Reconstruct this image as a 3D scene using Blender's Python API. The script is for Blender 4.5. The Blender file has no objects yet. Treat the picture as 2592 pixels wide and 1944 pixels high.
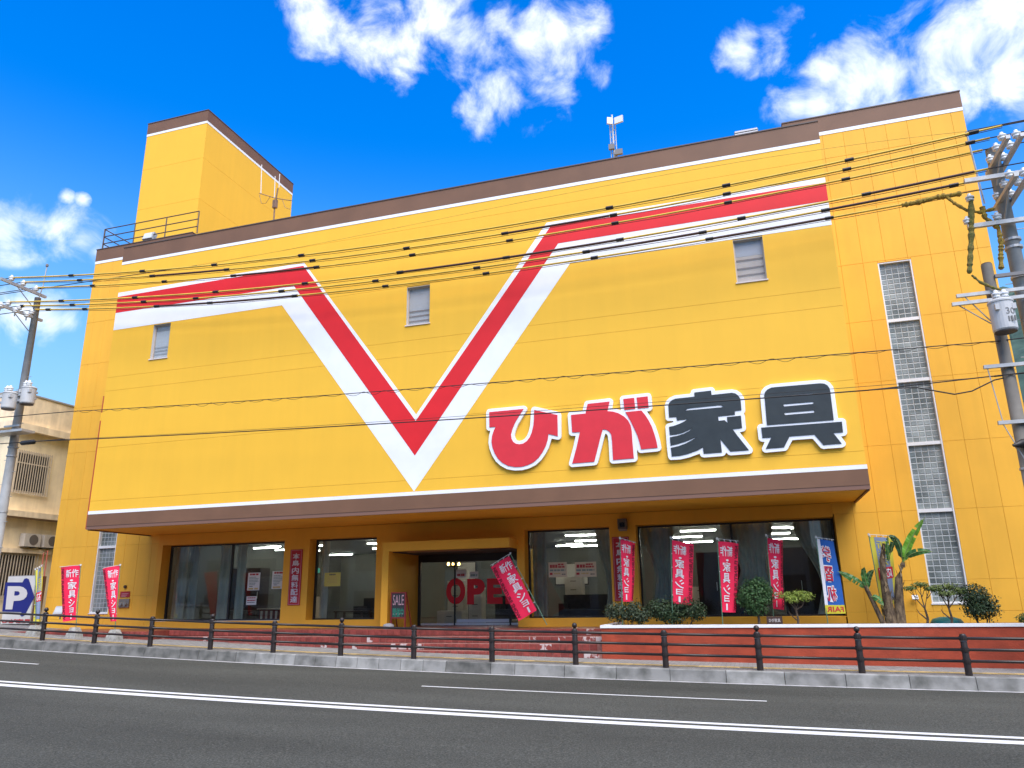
import bpy, math, random
import numpy as np
from mathutils import Vector, Matrix
random.seed(7)
rng = np.random.default_rng(11)
S = bpy.context.scene
COL = S.collection

# ------------------------------------------------------------------ camera
F_PX, YAW, PITCH, ROLL = 1909.2, -0.3012, 0.2755, -0.0162
FW = np.array([math.sin(YAW)*math.cos(PITCH), math.cos(YAW)*math.cos(PITCH), math.sin(PITCH)])
_r = np.array([math.cos(YAW), -math.sin(YAW), 0.0]); _u = np.cross(_r, FW)
RT = _r*math.cos(ROLL) + _u*math.sin(ROLL); UP = -_r*math.sin(ROLL) + _u*math.cos(ROLL)
EYE = 1.9                      # everything is laid out relative to eye level and lifted by this at the end
cam = bpy.data.cameras.new('camera'); camo = bpy.data.objects.new('camera', cam); COL.objects.link(camo)
M = Matrix(((RT[0], UP[0], -FW[0], 0), (RT[1], UP[1], -FW[1], 0), (RT[2], UP[2], -FW[2], 0), (0, 0, 0, 1)))
camo.matrix_world = M
cam.sensor_fit = 'HORIZONTAL'; cam.sensor_width = 36.0; cam.lens = 36.0*F_PX/2592.0
cam.clip_start = 0.1; cam.clip_end = 4000
S.camera = camo

# ------------------------------------------------------------------ light
SUN_EL, SUN_AZ = 56.0, 34.0        # the sun stands behind the camera, a little to the right
sun = bpy.data.lights.new('sun', 'SUN'); sun.energy = 3.4; sun.angle = math.radians(50); sun.color = (1.0, 0.955, 0.88)
suno = bpy.data.objects.new('sun', sun); COL.objects.link(suno)
_el, _az = math.radians(SUN_EL), math.radians(SUN_AZ)
sdir = Vector((math.sin(_az)*math.cos(_el), -math.cos(_az)*math.cos(_el), math.sin(_el)))   # towards the sun
suno.rotation_euler = sdir.to_track_quat('Z', 'Y').to_euler(); suno.location = (6, -10, 30)
S.view_settings.view_transform = 'Standard'; S.view_settings.look = 'None'; S.view_settings.exposure = 0.76; S.view_settings.gamma = 1.0
S.view_settings.use_curve_mapping = False
S.render.engine = 'CYCLES'
S.cycles.max_bounces = 6; S.cycles.diffuse_bounces = 3; S.cycles.glossy_bounces = 3; S.cycles.transparent_max_bounces = 12
S.cycles.caustics_reflective = False; S.cycles.caustics_refractive = False; S.cycles.sample_clamp_indirect = 4.0
S.cycles.use_denoising = True
S.cycles.use_adaptive_sampling = True

# ------------------------------------------------------------------ sky
W = bpy.data.worlds.new('World'); S.world = W; W.cycles.sampling_method = 'MANUAL'; W.cycles.sample_map_resolution = 512; W.use_nodes = True
nt = W.node_tree; N = nt.nodes; L = nt.links; N.clear()
def nd(tree, typ, **kw):
    n = tree.nodes.new(typ)
    for k, v in kw.items(): setattr(n, k, v)
    return n
def mth(op, a, b=None, c=None, clamp=False):
    n = nd(nt, 'ShaderNodeMath', operation=op); n.use_clamp = clamp
    for i, v in enumerate((a, b, c)):
        if v is None: continue
        if isinstance(v, (int, float)): n.inputs[i].default_value = v
        else: L.new(v, n.inputs[i])
    return n.outputs[0]
out = nd(nt, 'ShaderNodeOutputWorld'); bg = nd(nt, 'ShaderNodeBackground'); bg.inputs[1].default_value = 0.10
L.new(bg.outputs[0], out.inputs[0])
sky = nd(nt, 'ShaderNodeTexSky', sky_type='NISHITA'); sky.sun_disc = False
sky.sun_elevation = _el; sky.sun_rotation = math.radians(180 - SUN_AZ); sky.altitude = 0; sky.air_density = 1.0; sky.dust_density = 0.4; sky.ozone_density = 4.0
hs = nd(nt, 'ShaderNodeHueSaturation'); hs.inputs['Saturation'].default_value = 1.55; hs.inputs['Value'].default_value = 1.0
L.new(sky.outputs[0], hs.inputs['Color'])
tc = nd(nt, 'ShaderNodeTexCoord'); nrm = nd(nt, 'ShaderNodeVectorMath', operation='NORMALIZE'); L.new(tc.outputs['Generated'], nrm.inputs[0])
dirv = nrm.outputs[0]
sep = nd(nt, 'ShaderNodeSeparateXYZ'); L.new(dirv, sep.inputs[0])
tint = nd(nt, 'ShaderNodeValToRGB'); L.new(sep.outputs[2], tint.inputs[0])
cr = tint.color_ramp; cr.elements[0].position = 0.05; cr.elements[0].color = (2.2, 1.5, 1.2, 1)
cr.elements[1].position = 0.62; cr.elements[1].color = (2.2, 1.55, 2.05, 1)
e = cr.elements.new(0.30); e.color = (2.4, 1.6, 1.5, 1); e = cr.elements.new(0.45); e.color = (2.6, 1.6, 1.9, 1)
skyc = nd(nt, 'ShaderNodeMix', data_type='RGBA', blend_type='MULTIPLY'); skyc.inputs[0].default_value = 1.0
L.new(hs.outputs[0], skyc.inputs[6]); L.new(tint.outputs[0], skyc.inputs[7])
# pale air low down
haz = nd(nt, 'ShaderNodeMapRange', interpolation_type='SMOOTHSTEP'); L.new(sep.outputs[2], haz.inputs[0]); haz.inputs[1].default_value = 0.56; haz.inputs[2].default_value = 0.10; haz.inputs[3].default_value = 0.0; haz.inputs[4].default_value = 0.85
skyh = nd(nt, 'ShaderNodeMix', data_type='RGBA'); L.new(haz.outputs[0], skyh.inputs[0]); L.new(skyc.outputs[2], skyh.inputs[6]); skyh.inputs[7].default_value = (2.9, 4.7, 7.2, 1)
# clouds: soft masses in the directions where they stand, broken up by fractal noise
def noise(scale, detail, rough=0.55, vec=None, dist=0.0):
    n = nd(nt, 'ShaderNodeTexNoise'); n.inputs['Scale'].default_value = scale; n.inputs['Detail'].default_value = detail
    n.inputs['Roughness'].default_value = rough; n.inputs['Distortion'].default_value = dist; L.new(vec or dirv, n.inputs['Vector']); return n.outputs['Fac']
MASSES = [((-0.426,0.627,0.653),0.040),((-0.404,0.644,0.650),0.045),((-0.369,0.654,0.660),0.050),((-0.356,0.681,0.639),0.045),((-0.351,0.699,0.623),0.030),((-0.296,0.682,0.668),0.050),((-0.270,0.707,0.654),0.055),((-0.228,0.716,0.660),0.050),((-0.204,0.735,0.647),0.060),((-0.162,0.741,0.652),0.050),((-0.156,0.766,0.624),0.040),((-0.203,0.761,0.616),0.050),((-0.236,0.768,0.595),0.045),((-0.272,0.768,0.580),0.030),((-0.169,0.782,0.600),0.030),((0.043,0.789,0.613),0.030),((0.084,0.788,0.609),0.032),((0.094,0.830,0.549),0.030),((0.124,0.830,0.544),0.040),((0.130,0.812,0.570),0.035),((0.158,0.821,0.549),0.055),((0.194,0.810,0.553),0.060),((0.231,0.797,0.558),0.070),((0.267,0.785,0.560),0.080),((0.300,0.772,0.560),0.090),((0.307,0.799,0.516),0.060),((0.260,0.814,0.519),0.045),((-0.740,0.545,0.396),0.036),((-0.721,0.563,0.402),0.034),((-0.708,0.579,0.404),0.034),((-0.695,0.600,0.397),0.030),((-0.687,0.614,0.388),0.020),((-0.695,0.571,0.437),0.009),((-0.684,0.582,0.438),0.008),((-0.748,0.587,0.309),0.030),((-0.734,0.605,0.308),0.030),((-0.719,0.622,0.309),0.025)]
acc = None
for c, r in MASSES:
    dn = nd(nt, 'ShaderNodeVectorMath', operation='DISTANCE'); L.new(dirv, dn.inputs[0]); dn.inputs[1].default_value = c
    m = mth('SUBTRACT', 1.0, mth('DIVIDE', dn.outputs['Value'], r*1.42), clamp=True)
    acc = m if acc is None else mth('MAXIMUM', acc, m)
# the same kind of cloud over the rest of the sky
dot = nd(nt, 'ShaderNodeVectorMath', operation='DOT_PRODUCT'); L.new(dirv, dot.inputs[0]); dot.inputs[1].default_value = tuple(FW)
away = nd(nt, 'ShaderNodeMapRange'); L.new(dot.outputs['Value'], away.inputs[0]); away.inputs[1].default_value = 0.72; away.inputs[2].default_value = 0.55; away.inputs[3].default_value = 0; away.inputs[4].default_value = 1
wide = mth('MULTIPLY', mth('MULTIPLY', mth('SUBTRACT', noise(2.6, 2.0), 0.40), 3.2, clamp=True), away.outputs[0])
acc = mth('MAXIMUM', acc, wide)
brk = mth('SUBTRACT', noise(15.0, 8.0, 0.6, dist=0.35), 0.5)
dens = mth('ADD', acc, mth('MULTIPLY', brk, 3.3))
dens = mth('MULTIPLY', dens, mth('MULTIPLY', acc, 6.0, clamp=True))
mask = nd(nt, 'ShaderNodeMapRange', interpolation_type='SMOOTHSTEP'); L.new(dens, mask.inputs[0]); mask.inputs[1].default_value = 0.10; mask.inputs[2].default_value = 1.35
shade = nd(nt, 'ShaderNodeMapRange'); L.new(noise(7.0, 3.0, 0.6), shade.inputs[0]); shade.inputs[1].default_value = 0.3; shade.inputs[2].default_value = 0.7
ccol = nd(nt, 'ShaderNodeMix', data_type='RGBA'); L.new(shade.outputs[0], ccol.inputs[0]); ccol.inputs[6].default_value = (6.2, 6.9, 8.0, 1); ccol.inputs[7].default_value = (8.6, 8.8, 9.0, 1)
mixc = nd(nt, 'ShaderNodeMix', data_type='RGBA'); L.new(mth('MULTIPLY', mask.outputs[0], 0.97), mixc.inputs[0]); L.new(skyh.outputs[2], mixc.inputs[6]); L.new(ccol.outputs[2], mixc.inputs[7])
L.new(mixc.outputs[2], bg.inputs[0])

# ------------------------------------------------------------------ helpers
def ray(x, y): return RT*(x-1296)/F_PX - UP*(y-972)/F_PX + FW
def at(x, y, Y):                     # the point at depth Y that stands at this place in the 2592-wide photograph
    d = ray(x, y); return d*(Y/d[1])
def atX(x, y, X):
    d = ray(x, y); return d*(X/d[0])
def zg(x):                           # pavement height along the sloping street
    c = (6.63955e-4, -1.60689e-2, -1.62134562)
    xx = min(max(x, -26.0), 9.0); z = c[0]*xx*xx + c[1]*xx + c[2]
    if x < -26: z += (max(x, -70)+26)*(-0.03)
    if x > 9: z += (min(x, 50)-9)*(-0.012)
    return z

MATS = {}
def mat(name, col, rough=0.65, var=0.0, vscale=3.0, bump=0.0, bscale=60.0, metal=0.0, spec=0.4, col2=None, thr=(0.35, 0.65), emit=0.0, rnd=0.0, stretch=None, detail=5.0, streak=0.0, trans=0.0):
    if name in MATS: return MATS[name]
    m = bpy.data.materials.new(name); m.use_nodes = True; t = m.node_tree; b = t.nodes['Principled BSDF']
    b.inputs['Base Color'].default_value = (*col, 1); b.inputs['Roughness'].default_value = rough; b.inputs['Metallic'].default_value = metal
    b.inputs['Specular IOR Level'].default_value = spec
    if trans: b.inputs['Transmission Weight'].default_value = trans
    geo = t.nodes.new('ShaderNodeNewGeometry'); vec = geo.outputs['Position']
    if stretch:
        mp = t.nodes.new('ShaderNodeMapping'); mp.inputs['Scale'].default_value = stretch; t.links.new(vec, mp.inputs[0]); vec2 = mp.outputs[0]
    else: vec2 = vec
    cur = None
    if var or col2:
        n = t.nodes.new('ShaderNodeTexNoise'); n.inputs['Scale'].default_value = vscale; n.inputs['Detail'].default_value = detail; t.links.new(vec2, n.inputs['Vector'])
        mr = t.nodes.new('ShaderNodeMapRange'); mr.inputs[1].default_value = thr[0]; mr.inputs[2].default_value = thr[1]; t.links.new(n.outputs['Fac'], mr.inputs[0])
        mx = t.nodes.new('ShaderNodeMix'); mx.data_type = 'RGBA'; t.links.new(mr.outputs[0], mx.inputs[0])
        c2 = col2 or tuple(min(1, c*(1+var)) for c in col); c1 = col if col2 else tuple(c*(1-var) for c in col)
        mx.inputs[6].default_value = (*c1, 1); mx.inputs[7].default_value = (*c2, 1); cur = mx.outputs[2]
    if streak:                        # rain streaks running down a wall
        mp = t.nodes.new('ShaderNodeMapping'); mp.inputs['Scale'].default_value = (2.2, 2.2, 0.16); t.links.new(vec, mp.inputs[0])
        n = t.nodes.new('ShaderNodeTexNoise'); n.inputs['Scale'].default_value = 2.0; n.inputs['Detail'].default_value = 6; t.links.new(mp.outputs[0], n.inputs['Vector'])
        mr = t.nodes.new('ShaderNodeMapRange'); mr.inputs[1].default_value = 0.35; mr.inputs[2].default_value = 0.75; mr.inputs[3].default_value = 1.0; mr.inputs[4].default_value = 1.0-streak; t.links.new(n.outputs['Fac'], mr.inputs[0])
        mx = t.nodes.new('ShaderNodeMix'); mx.data_type = 'RGBA'; mx.blend_type = 'MULTIPLY'; mx.inputs[0].default_value = 1
        if cur is None: mx.inputs[6].default_value = (*col, 1)
        else: t.links.new(cur, mx.inputs[6])
        t.links.new(mr.outputs[0], mx.inputs[7]); cur = mx.outputs[2]
    if rnd:                           # each piece a little lighter or darker than the next
        oi = t.nodes.new('ShaderNodeObjectInfo'); mr = t.nodes.new('ShaderNodeMapRange'); mr.inputs[3].default_value = 1-rnd; mr.inputs[4].default_value = 1+rnd
        t.links.new(oi.outputs['Random'], mr.inputs[0]); mx = t.nodes.new('ShaderNodeMix'); mx.data_type = 'RGBA'; mx.blend_type = 'MULTIPLY'; mx.inputs[0].default_value = 1
        if cur is None: mx.inputs[6].default_value = (*col, 1)
        else: t.links.new(cur, mx.inputs[6])
        t.links.new(mr.outputs[0], mx.inputs[7]); cur = mx.outputs[2]
    if cur is not None: t.links.new(cur, b.inputs['Base Color'])
    if bump:
        n = t.nodes.new('ShaderNodeTexNoise'); n.inputs['Scale'].default_value = bscale; n.inputs['Detail'].default_value = 4; t.links.new(vec, n.inputs['Vector'])
        bp = t.nodes.new('ShaderNodeBump'); bp.inputs['Strength'].default_value = bump; bp.inputs['Distance'].default_value = 0.02; t.links.new(n.outputs['Fac'], bp.inputs['Height']); t.links.new(bp.outputs[0], b.inputs['Normal'])
    if emit:
        b.inputs['Emission Color'].default_value = (*col, 1); b.inputs['Emission Strength'].default_value = emit
    MATS[name] = m; return m

class MB:
    def __init__(s): s.v = []; s.f = []; s.sm = False
    def add(s, vs, fs):
        k = len(s.v); s.v += [tuple(map(float, p)) for p in vs]; s.f += [tuple(i+k for i in f) for f in fs]; return s
    def box(s, x0, x1, y0, y1, z0, z1):
        return s.add([(x0,y0,z0),(x1,y0,z0),(x1,y1,z0),(x0,y1,z0),(x0,y0,z1),(x1,y0,z1),(x1,y1,z1),(x0,y1,z1)],
                     [(3,2,1,0),(4,5,6,7),(0,1,5,4),(1,2,6,5),(2,3,7,6),(3,0,4,7)])
    def obox(s, c, ax, ay, az):       # a box round c with half-axes ax, ay, az
        c, ax, ay, az = map(np.array, (c, ax, ay, az)); P = [c+i*ax+j*ay+k*az for k in (-1,1) for i,j in ((-1,-1),(1,-1),(1,1),(-1,1))]
        return s.add(P, [(3,2,1,0),(4,5,6,7),(0,1,5,4),(1,2,6,5),(2,3,7,6),(3,0,4,7)])
    def tube(s, pts, rad, n=8, cap=True):
        pts = [np.array(p, float) for p in pts]; rads = rad if hasattr(rad, '__len__') else [rad]*len(pts)
        vs = []; fs = []
        ref = np.array((0,0,1.0))
        for i, p in enumerate(pts):
            d = pts[min(i+1, len(pts)-1)] - pts[max(i-1, 0)]; d = d/(np.linalg.norm(d)+1e-12)
            rf = ref if abs(d[2]) < 0.95 else np.array((1.0,0,0))
            a = np.cross(d, rf); a /= np.linalg.norm(a); b = np.cross(d, a)
            for k in range(n):
                t = 2*math.pi*k/n; vs.append(p + rads[i]*(math.cos(t)*a + math.sin(t)*b))
        for i in range(len(pts)-1):
            for k in range(n): fs.append((i*n+k, i*n+(k+1)%n, (i+1)*n+(k+1)%n, (i+1)*n+k))
        if cap: fs.append(tuple(range(n))); fs.append(tuple((len(pts)-1)*n+k for k in reversed(range(n))))
        return s.add(vs, fs)
    def lathe(s, c, prof, n=12):      # prof: (radius, z) up the axis through c
        vs = []; fs = []
        for r, z in prof:
            for k in range(n): t = 2*math.pi*k/n; vs.append((c[0]+r*math.cos(t), c[1]+r*math.sin(t), c[2]+z))
        for i in range(len(prof)-1):
            for k in range(n): fs.append((i*n+k, i*n+(k+1)%n, (i+1)*n+(k+1)%n, (i+1)*n+k))
        fs.append(tuple(reversed(range(n)))); fs.append(tuple((len(prof)-1)*n+k for k in range(n)))
        return s.add(vs, fs)
    def poly(s, pts, y0, y1):         # a convex or simple outline in x,z extruded from y0 (front) to y1
        n = len(pts); vs = [(p[0], y0, p[1]) for p in pts] + [(p[0], y1, p[1]) for p in pts]
        fs = [tuple(range(n)), tuple(reversed(range(n, 2*n)))] + [(i, n+i, n+(i+1)%n, (i+1)%n) for i in range(n)]
        return s.add(vs, fs)
    def mesh(s, name):
        m = bpy.data.meshes.new(name); m.from_pydata(s.v, [], s.f); m.update()
        if s.sm:
            for p in m.polygons: p.use_smooth = True
        return m
    def build(s, name, material, parent=None, **k): return obj(name, s.mesh(name), material, parent, **k)
def wloc(o):
    v = Vector((0,0,0))
    while o is not None: v += Vector(o.location); o = o.parent
    return v
def obj(name, me, material=None, parent=None, loc=(0,0,0), **props):
    o = bpy.data.objects.new(name, me); COL.objects.link(o)
    if material is not None and me is not None and len(me.materials) == 0: me.materials.append(material)
    o.location = Vector(loc)
    if parent is not None:
        o.parent = parent; o.location = Vector(loc) - wloc(parent)
    for k, v in props.items(): o[k] = v
    return o
def tag(o, label, cat, group=None, kind=None):
    o['label'] = label; o['category'] = cat
    if group: o['group'] = group
    if kind: o['kind'] = kind
    return o
def thing(name, label, cat, loc, group=None): return tag(obj(name, None, None, None, loc), label, cat, group)
def struct(o): o['kind'] = 'structure'; return o
def filled(loops, y_front, depth, name, material, parent):      # outlines with holes in x,z, given a thickness
    cu = bpy.data.curves.new(name, 'CURVE'); cu.dimensions = '2D'; cu.fill_mode = 'BOTH'; cu.extrude = depth/2
    for lp in loops:
        sp = cu.splines.new('POLY'); sp.points.add(len(lp)-1); sp.use_cyclic_u = True
        for p, q in zip(sp.points, lp): p.co = (q[0], q[1], 0, 1)
    t = bpy.data.objects.new('t', cu); COL.objects.link(t); bpy.context.view_layer.update()
    me = bpy.data.meshes.new_from_object(t.evaluated_get(bpy.context.evaluated_depsgraph_get())); bpy.data.objects.remove(t); bpy.data.curves.remove(cu)
    for v in me.vertices: x, y, z = v.co; v.co = (x, y_front + depth/2 - z, y)
    me.name = name; return obj(name, me, material, parent)
_gl = {}
def glyphs(text, bold=0.0, res=2):    # flat lettering scaled into the unit square (keeps its proportion in the third value)
    key = (text, bold, res)
    if key in _gl: return _gl[key]
    cu = bpy.data.curves.new('t', 'FONT'); cu.body = text; cu.offset = bold; cu.resolution_u = res
    t = bpy.data.objects.new('t', cu); COL.objects.link(t); bpy.context.view_layer.update()
    me = bpy.data.meshes.new_from_object(t.evaluated_get(bpy.context.evaluated_depsgraph_get()))
    V = np.array([v.co[:] for v in me.vertices])[:, :2]; Fc = [tuple(p.vertices) for p in me.polygons]
    bpy.data.objects.remove(t); bpy.data.curves.remove(cu); bpy.data.meshes.remove(me)
    lo, hi = V.min(0), V.max(0); asp = (hi[0]-lo[0])/(hi[1]-lo[1]); V = (V-lo)/(hi-lo)
    _gl[key] = (V, Fc, asp); return _gl[key]
def lettering(mb, text, fn, bold=0.0, res=2):     # fn maps unit-square text coordinates to space
    V, Fc, _ = glyphs(text, bold, res); return mb.add([fn(a, b) for a, b in V], Fc)
def subtract(cells, holes):
    for h in holes:
        nx = []
        for (a, b, c, d) in cells:
            if h[0] >= b or h[1] <= a or h[2] >= d or h[3] <= c: nx.append((a, b, c, d)); continue
            if h[0] > a: nx.append((a, h[0], c, d))
            if h[1] < b: nx.append((h[1], b, c, d))
            m0, m1 = max(a, h[0]), min(b, h[1])
            if h[2] > c: nx.append((m0, m1, c, h[2]))
            if h[3] < d: nx.append((m0, m1, h[3], d))
        cells = nx
    return [q for q in cells if q[1]-q[0] > 0.04 and q[3]-q[2] > 0.04]
# ------------------------------------------------------------------ materials
YEL = mat('yellow_wall', (0.90, 0.495, 0.036), 0.7, var=0.015, vscale=0.9, bump=0.12, bscale=55, streak=0.03)
YELO = mat('yellow_wall_shaded', (0.86, 0.41, 0.032), 0.7, var=0.04, vscale=0.9, bump=0.12, bscale=55, streak=0.05)  # wall yellow deepened to orange: the overhang's shade is put into the colour
YELP = mat('yellow_panel_dimmed', (0.88, 0.45, 0.038), 0.7, var=0.04, vscale=0.9, bump=0.15, bscale=70, rnd=0.008, streak=0.06)  # wall yellow shifted towards orange: weaker light on the side blocks painted in
BRN = mat('brown_paint', (0.185, 0.092, 0.048), 0.6, var=0.08, vscale=1.2, bump=0.06, bscale=60)
WHT = mat('white_paint', (0.86, 0.86, 0.85), 0.6, var=0.03, vscale=1.5)
REDP = mat('red_paint', (0.72, 0.013, 0.017), 0.6, var=0.04, vscale=1.5, bump=0.05)
GAP = mat('joint_filler', (0.56, 0.31, 0.035), 0.9)
ALU = mat('aluminium', (0.72, 0.71, 0.68), 0.45, metal=0.3)
DARKF = mat('dark_frame', (0.025, 0.022, 0.02), 0.45)
def glass_mat(name, tint, ior=1.5, extra=0.0):
    m = bpy.data.materials.new(name); m.use_nodes = True; t = m.node_tree; t.nodes.clear()
    o = t.nodes.new('ShaderNodeOutputMaterial'); mx = t.nodes.new('ShaderNodeMixShader'); tr = t.nodes.new('ShaderNodeBsdfTransparent'); gl = t.nodes.new('ShaderNodeBsdfGlossy')
    fr = t.nodes.new('ShaderNodeFresnel'); fr.inputs[0].default_value = ior; gl.inputs['Roughness'].default_value = 0.015; tr.inputs[0].default_value = (*tint, 1)
    if extra:
        a = t.nodes.new('ShaderNodeMath'); a.operation = 'ADD'; a.inputs[1].default_value = extra; t.links.new(fr.outputs[0], a.inputs[0]); t.links.new(a.outputs[0], mx.inputs[0])
    else: t.links.new(fr.outputs[0], mx.inputs[0])
    t.links.new(tr.outputs[0], mx.inputs[1]); t.links.new(gl.outputs[0], mx.inputs[2]); t.links.new(mx.outputs[0], o.inputs[0]); MATS[name] = m; return m
GLS = glass_mat('window_glass', (0.86, 0.90, 0.88))
def frosted(name, col, clear):
    m = bpy.data.materials.new(name); m.use_nodes = True; t = m.node_tree; b = t.nodes['Principled BSDF']; b.inputs['Base Color'].default_value = (*col, 1); b.inputs['Roughness'].default_value = .5; b.inputs['Specular IOR Level'].default_value = .2
    mx = t.nodes.new('ShaderNodeMixShader'); tr = t.nodes.new('ShaderNodeBsdfTransparent'); mx.inputs[0].default_value = clear
    t.links.new(b.outputs[0], mx.inputs[1]); t.links.new(tr.outputs[0], mx.inputs[2]); t.links.new(mx.outputs[0], t.nodes['Material Output'].inputs[0]); MATS[name] = m; return m
FROST = frosted('frosted_glass', (0.50, 0.53, 0.54), 0.86)
ASP = mat('asphalt', (0.070, 0.071, 0.058), 0.9, var=0.38, vscale=45, bump=0.6, bscale=120, detail=8, spec=0.12)
def asphalt():
    t = ASP.node_tree; b = t.nodes['Principled BSDF']; src = b.inputs['Base Color'].links[0].from_socket
    geo = t.nodes.new('ShaderNodeNewGeometry')
    def nz(scale, st, lo, hi, a, c):
        mp = t.nodes.new('ShaderNodeMapping'); mp.inputs['Scale'].default_value = st; t.links.new(geo.outputs['Position'], mp.inputs[0])
        n = t.nodes.new('ShaderNodeTexNoise'); n.inputs['Scale'].default_value = scale; n.inputs['Detail'].default_value = 4; t.links.new(mp.outputs[0], n.inputs['Vector'])
        mr = t.nodes.new('ShaderNodeMapRange'); mr.inputs[1].default_value = lo; mr.inputs[2].default_value = hi; mr.inputs[3].default_value = a; mr.inputs[4].default_value = c; t.links.new(n.outputs['Fac'], mr.inputs[0]); return mr.outputs[0]
    for args in ((0.5, (0.25, 1, 1), .3, .7, .82, 1.18), (0.9, (0.15, 1.2, 1), .35, .65, .95, 1.05), (75, (1, 1, 1), .56, .70, 0.92, 1.75), (32, (1, 1, 1), .35, .65, .80, 1.2)):
        mx = t.nodes.new('ShaderNodeMix'); mx.data_type = 'RGBA'; mx.blend_type = 'MULTIPLY'; mx.inputs[0].default_value = 1; t.links.new(src, mx.inputs[6]); t.links.new(nz(*args), mx.inputs[7]); src = mx.outputs[2]
    t.links.new(src, b.inputs['Base Color'])
asphalt()
LINE = mat('road_paint', (0.66, 0.66, 0.62), 0.7, col2=(0.50, 0.50, 0.48), vscale=14, thr=(0.58, 0.75), bump=0.3, bscale=120)
CONC = mat('kerb_concrete', (0.11, 0.11, 0.095), 0.9, col2=(0.27, 0.265, 0.24), vscale=2.6, detail=9, thr=(0.30, 0.58), bump=0.4, bscale=60, rnd=0.16)
CONCD = mat('kerb_concrete_stained', (0.075, 0.075, 0.065), 0.9, col2=(0.17, 0.165, 0.145), vscale=3.5, bump=0.4, bscale=60, rnd=0.12)
PAVE = mat('paving', (0.24, 0.23, 0.205), 0.9, var=0.16, vscale=6, bump=0.25, bscale=30)
def paving():
    t = PAVE.node_tree; b = t.nodes['Principled BSDF']; src = b.inputs['Base Color'].links[0].from_socket; geo = t.nodes.new('ShaderNodeNewGeometry')
    br = t.nodes.new('ShaderNodeTexBrick'); br.inputs['Scale'].default_value = 1.0; br.inputs['Brick Width'].default_value = 0.2; br.inputs['Row Height'].default_value = 0.1; br.inputs['Mortar Size'].default_value = 0.006
    br.inputs['Color1'].default_value = (1.05,1.05,1.05,1); br.inputs['Color2'].default_value = (.85,.85,.85,1); br.inputs['Mortar'].default_value = (.5,.5,.5,1); t.links.new(geo.outputs['Position'], br.inputs['Vector'])
    mx = t.nodes.new('ShaderNodeMix'); mx.data_type = 'RGBA'; mx.blend_type = 'MULTIPLY'; mx.inputs[0].default_value = 1; t.links.new(src, mx.inputs[6]); t.links.new(br.outputs[0], mx.inputs[7]); t.links.new(mx.outputs[2], b.inputs['Base Color'])
paving()
TACT = mat('tactile_yellow', (0.42, 0.31, 0.13), 0.8, var=0.15, vscale=9, rnd=0.3)
BRICK = mat('step_brick', (0.24, 0.048, 0.035), 0.8, var=0.2, vscale=8, bump=0.4, bscale=60, rnd=0.16)
BRICKW = mat('step_brick_chipped', (0.24, 0.048, 0.035), 0.8, col2=(0.55, 0.46, 0.42), vscale=7, thr=(0.46, 0.54), bump=0.4, bscale=60)
MORT = mat('step_mortar', (0.30, 0.13, 0.10), 0.9, var=0.2, vscale=12)
PLANT_RED = mat('planter_paint', (0.34, 0.052, 0.020), 0.75, var=0.14, vscale=2.5, bump=0.35, bscale=26, detail=8)
def planter_courses():
    t = PLANT_RED.node_tree; b = t.nodes['Principled BSDF']; geo = t.nodes.new('ShaderNodeNewGeometry'); src = b.inputs['Base Color'].links[0].from_socket
    mp = t.nodes.new('ShaderNodeMapping'); mp.inputs['Rotation'].default_value = (math.radians(-90), 0, 0); t.links.new(geo.outputs['Position'], mp.inputs[0])
    br = t.nodes.new('ShaderNodeTexBrick'); br.inputs['Scale'].default_value = 1.0; br.inputs['Brick Width'].default_value = 0.22; br.inputs['Row Height'].default_value = 0.085; br.inputs['Mortar Size'].default_value = 0.008
    br.inputs['Color1'].default_value = (1.12,1.12,1.12,1); br.inputs['Color2'].default_value = (.82,.82,.82,1); br.inputs['Mortar'].default_value = (.93,.93,.93,1); t.links.new(mp.outputs[0], br.inputs['Vector'])
    mx = t.nodes.new('ShaderNodeMix'); mx.data_type = 'RGBA'; mx.blend_type = 'MULTIPLY'; mx.inputs[0].default_value = 0.55; t.links.new(src, mx.inputs[6]); t.links.new(br.outputs[0], mx.inputs[7]); t.links.new(mx.outputs[2], b.inputs['Base Color'])
planter_courses()
SOIL = mat('soil', (0.06, 0.04, 0.025), 0.95, var=0.3, vscale=15, bump=0.6)
GRND = mat('open_ground', (0.20, 0.19, 0.16), 0.95, var=0.25, vscale=0.4)

# ------------------------------------------------------------------ ground, road, pavement
XS = [-400, -250, -150, -110, -90, -70] + [x*1.0 for x in range(-60, 46)] + [50, 60, 80, 120, 200, 400]
def sheet(name, m, y0, y1, off, ny=1, x0=-400, x1=400, thick=None):
    mb = MB(); xs = [x0] + [x for x in XS if x0 < x < x1] + [x1]
    ys = [y0+(y1-y0)*j/ny for j in range(ny+1)]
    vs = [(x, y, zg(x)+off) for x in xs for y in ys]; n = ny+1
    fs = [(i*n+j, (i+1)*n+j, (i+1)*n+j+1, i*n+j+1) for i in range(len(xs)-1) for j in range(ny)]
    return mb.add(vs, fs).build(name, m)
ROAD = -0.25
struct(sheet('ground', GRND, -500, 1400, -0.45, 1))
struct(sheet('road', ASP, -9.0, 18.02, ROAD, 4))
struct(sheet('far_pavement', PAVE, -14.0, -9.0, ROAD+0.15, 1))
pave = struct(sheet('pavement', PAVE, 18.16, 24.5, 0.0, 2))
gut = struct(sheet('gutter', mat('gutter_concrete', (0.38,0.37,0.35), 0.9, var=0.2, vscale=5, bump=0.3), 17.86, 18.015, ROAD+0.004, 1))
lines = [(12.42, 12.58, -400, 400, 'lane_line'), (11.98, 12.24, -400, 400, 'lane_line')]
for y0, y1, x0, x1, nm in lines: struct(sheet(nm, LINE, y0, y1, ROAD+0.004, 1, x0, x1))
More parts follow.
